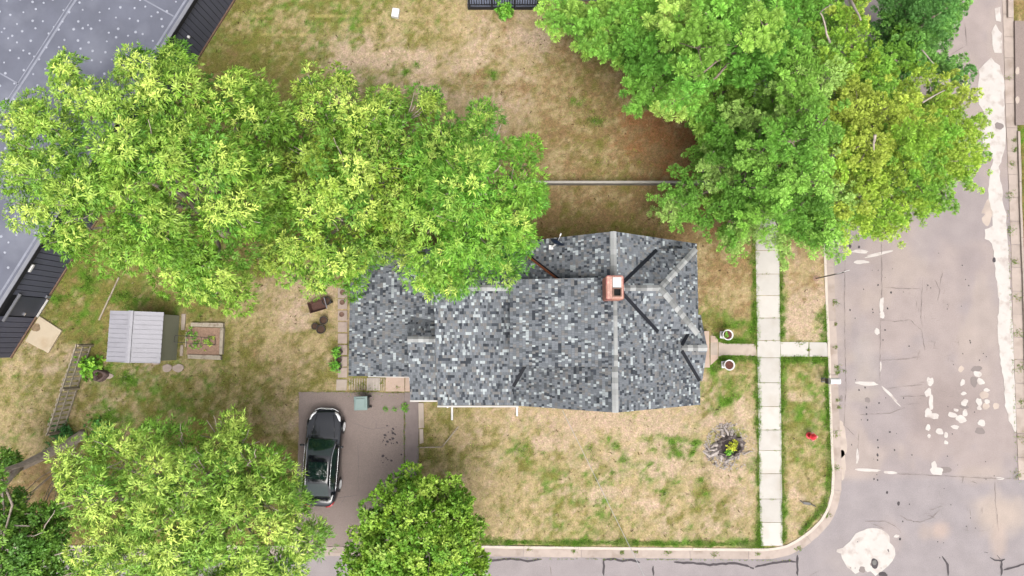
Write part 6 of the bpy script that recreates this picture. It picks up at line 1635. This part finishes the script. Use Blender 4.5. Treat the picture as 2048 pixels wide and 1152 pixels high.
grass('edge_grass', ex_, ey_, .075, .016, 1.6, rng, 1.7, .6, 'lusher green grass along pavement edges and in lawn patches')
# weeds in pavement and gutter joints
wv, wc = [], []
def tuft(px, py, r, n, z, hgt=.09):
    for k in range(n):
        w = at(px + rng.normal() * r, py + rng.normal() * r * .8, z); a = rng.uniform(0, 6.28); h = hgt * rng.uniform(.4, 1.2)
        sd = Vector((-math.sin(a), math.cos(a), 0)) * .014; tp = w + Vector((math.cos(a) * h, math.sin(a) * h, h * .8))
        wv.extend([tuple(w - sd), tuple(w + sd), tuple(tp)]); c = np.array([.09, .17, .025]) * rng.uniform(.6, 1.5) if rng.random() < .7 else np.array([.22, .19, .08])
        wc.extend([c] * 3)
for y0 in WALK_J[11:]:
    l_, r_ = walk_x(y0)
    for k in range(3):
        if rng.random() < .5: tuft(rng.uniform(l_ + 2, r_ - 2), y0, 1.6, 10, .12, .05)
for (x, y, r, n, z) in [(1670, 605, 4, 50, .03), (1671, 649, 2, 30, .03), (1671, 695, 2, 24, .03), (1674, 735, 3, 60, .03), (1675, 745, 3, 50, .03), (1688, 742, 2, 12, .02), (1676, 800, 2.5, 30, .03), (1678, 815, 2.5, 30, .03), (1672, 869, 5, 50, .03), (1672, 935, 4, 50, .03), (1655, 1030, 4, 50, .03), (1617, 700, 1.5, 30, .13), (1512, 691, 3, 40, .12), (1600, 686, 5, 40, .12),
                        (967, 1105, 2.5, 40, .03), (1058, 1098, 3, 50, .1), (1148, 1102, 2.5, 36, .03), (1244, 1104, 2.5, 50, .03), (1272, 1104, 2.5, 30, .03), (1335, 1104, 4, 50, .03), (1430, 1108, 3.5, 40, .03), (1516, 1108, 2, 30, .03), (1597, 1098, 4, 50, .03), (2022, 328, 5, 40, .03), (2020, 390, 6, 60, .03), (2022, 461, 6, 50, .03), (2028, 523, 5, 50, .03), (2034, 595, 6, 50, .03), (2036, 665, 6, 60, .03), (2040, 735, 6, 70, .03), (2042, 805, 5, 50, .03), (2045, 876, 6, 60, .03), (2018, 156, 4, 30, .03), (2036, 950, 7, 60, .03), (2030, 280, 3, 60, .03), (2030, 300, 3, 60, .03),
                        (746, 782, 8, 40, .15), (720, 780, 12, 60, .14), (790, 782, 10, 30, .14), (700, 765, 3, 20, .13), (726, 768, 3, 24, .13), (764, 765, 3, 30, .13), (795, 774, 2, 14, .16)]: tuft(x, y, r, n, z)
for k in range(90): tuft(808.8 + rng.normal() * .8, rng.uniform(830, 1000), 1, 3, LZ + .03, .05)
for k in range(140):
    x = rng.uniform(960, 1590); tuft(x, 1117 + .006 * (x - 960), 1.0, 3, .02, .04)
for k in range(60): tuft(rng.uniform(600, 836), 784, 1.5, 3, LZ + .02, .05); tuft(837 + rng.normal(), rng.uniform(890, 1080), 1.2, 4, LZ + .02, .05)
for k in range(120): y = rng.uniform(420, 960); tuft(2012 + (y - 320) * .033 + rng.normal(), y, 1, 3, .03, .04)
wv = np.array(wv); o = np_mesh('joint_weeds', wv, np.arange(len(wv)).reshape(-1, 3), 3, np.array(wc), M['blade'], kind='stuff'); tag(o, 'small weeds growing in kerb, paving and driveway joints', 'weeds')

# twigs, cones and fallen leaves lying in the grass
n = 2600; lx, ly = rng.uniform(-27, 17, n), rng.uniform(-10.2, 18, n)
ok = in_poly(lx, ly, lawn_poly)
for pl in NO_GRASS: ok &= ~in_poly(lx, ly, pl)
lx, ly = lx[ok], ly[ok]; n = len(lx)
a = rng.uniform(0, 6.28, n); L_ = rng.uniform(.04, .16, n); W_ = rng.uniform(.012, .04, n)
dx, dy = np.cos(a), np.sin(a); z = np.full(n, LZ + .05)
v = np.stack([np.stack([lx - dx * L_ / 2 - dy * W_ / 2, ly - dy * L_ / 2 + dx * W_ / 2, z], 1), np.stack([lx - dx * L_ / 2 + dy * W_ / 2, ly - dy * L_ / 2 - dx * W_ / 2, z], 1),
              np.stack([lx + dx * L_ / 2 + dy * W_ / 2, ly + dy * L_ / 2 - dx * W_ / 2, z + .02], 1), np.stack([lx + dx * L_ / 2 - dy * W_ / 2, ly + dy * L_ / 2 + dx * W_ / 2, z + .02], 1)], 1).reshape(-1, 3)
pc = np.array([lin((112, 84, 60)), lin((150, 118, 84)), lin((210, 196, 170)), lin((96, 70, 56))]) * K
o = np_mesh('leaf_litter', v, np.arange(n * 4).reshape(-1, 4), 4, np.repeat(pc[rng.integers(4, size=n)], 4, 0), M['blade'], kind='stuff')
tag(o, 'twigs and fallen leaves scattered over the lawns', 'litter')
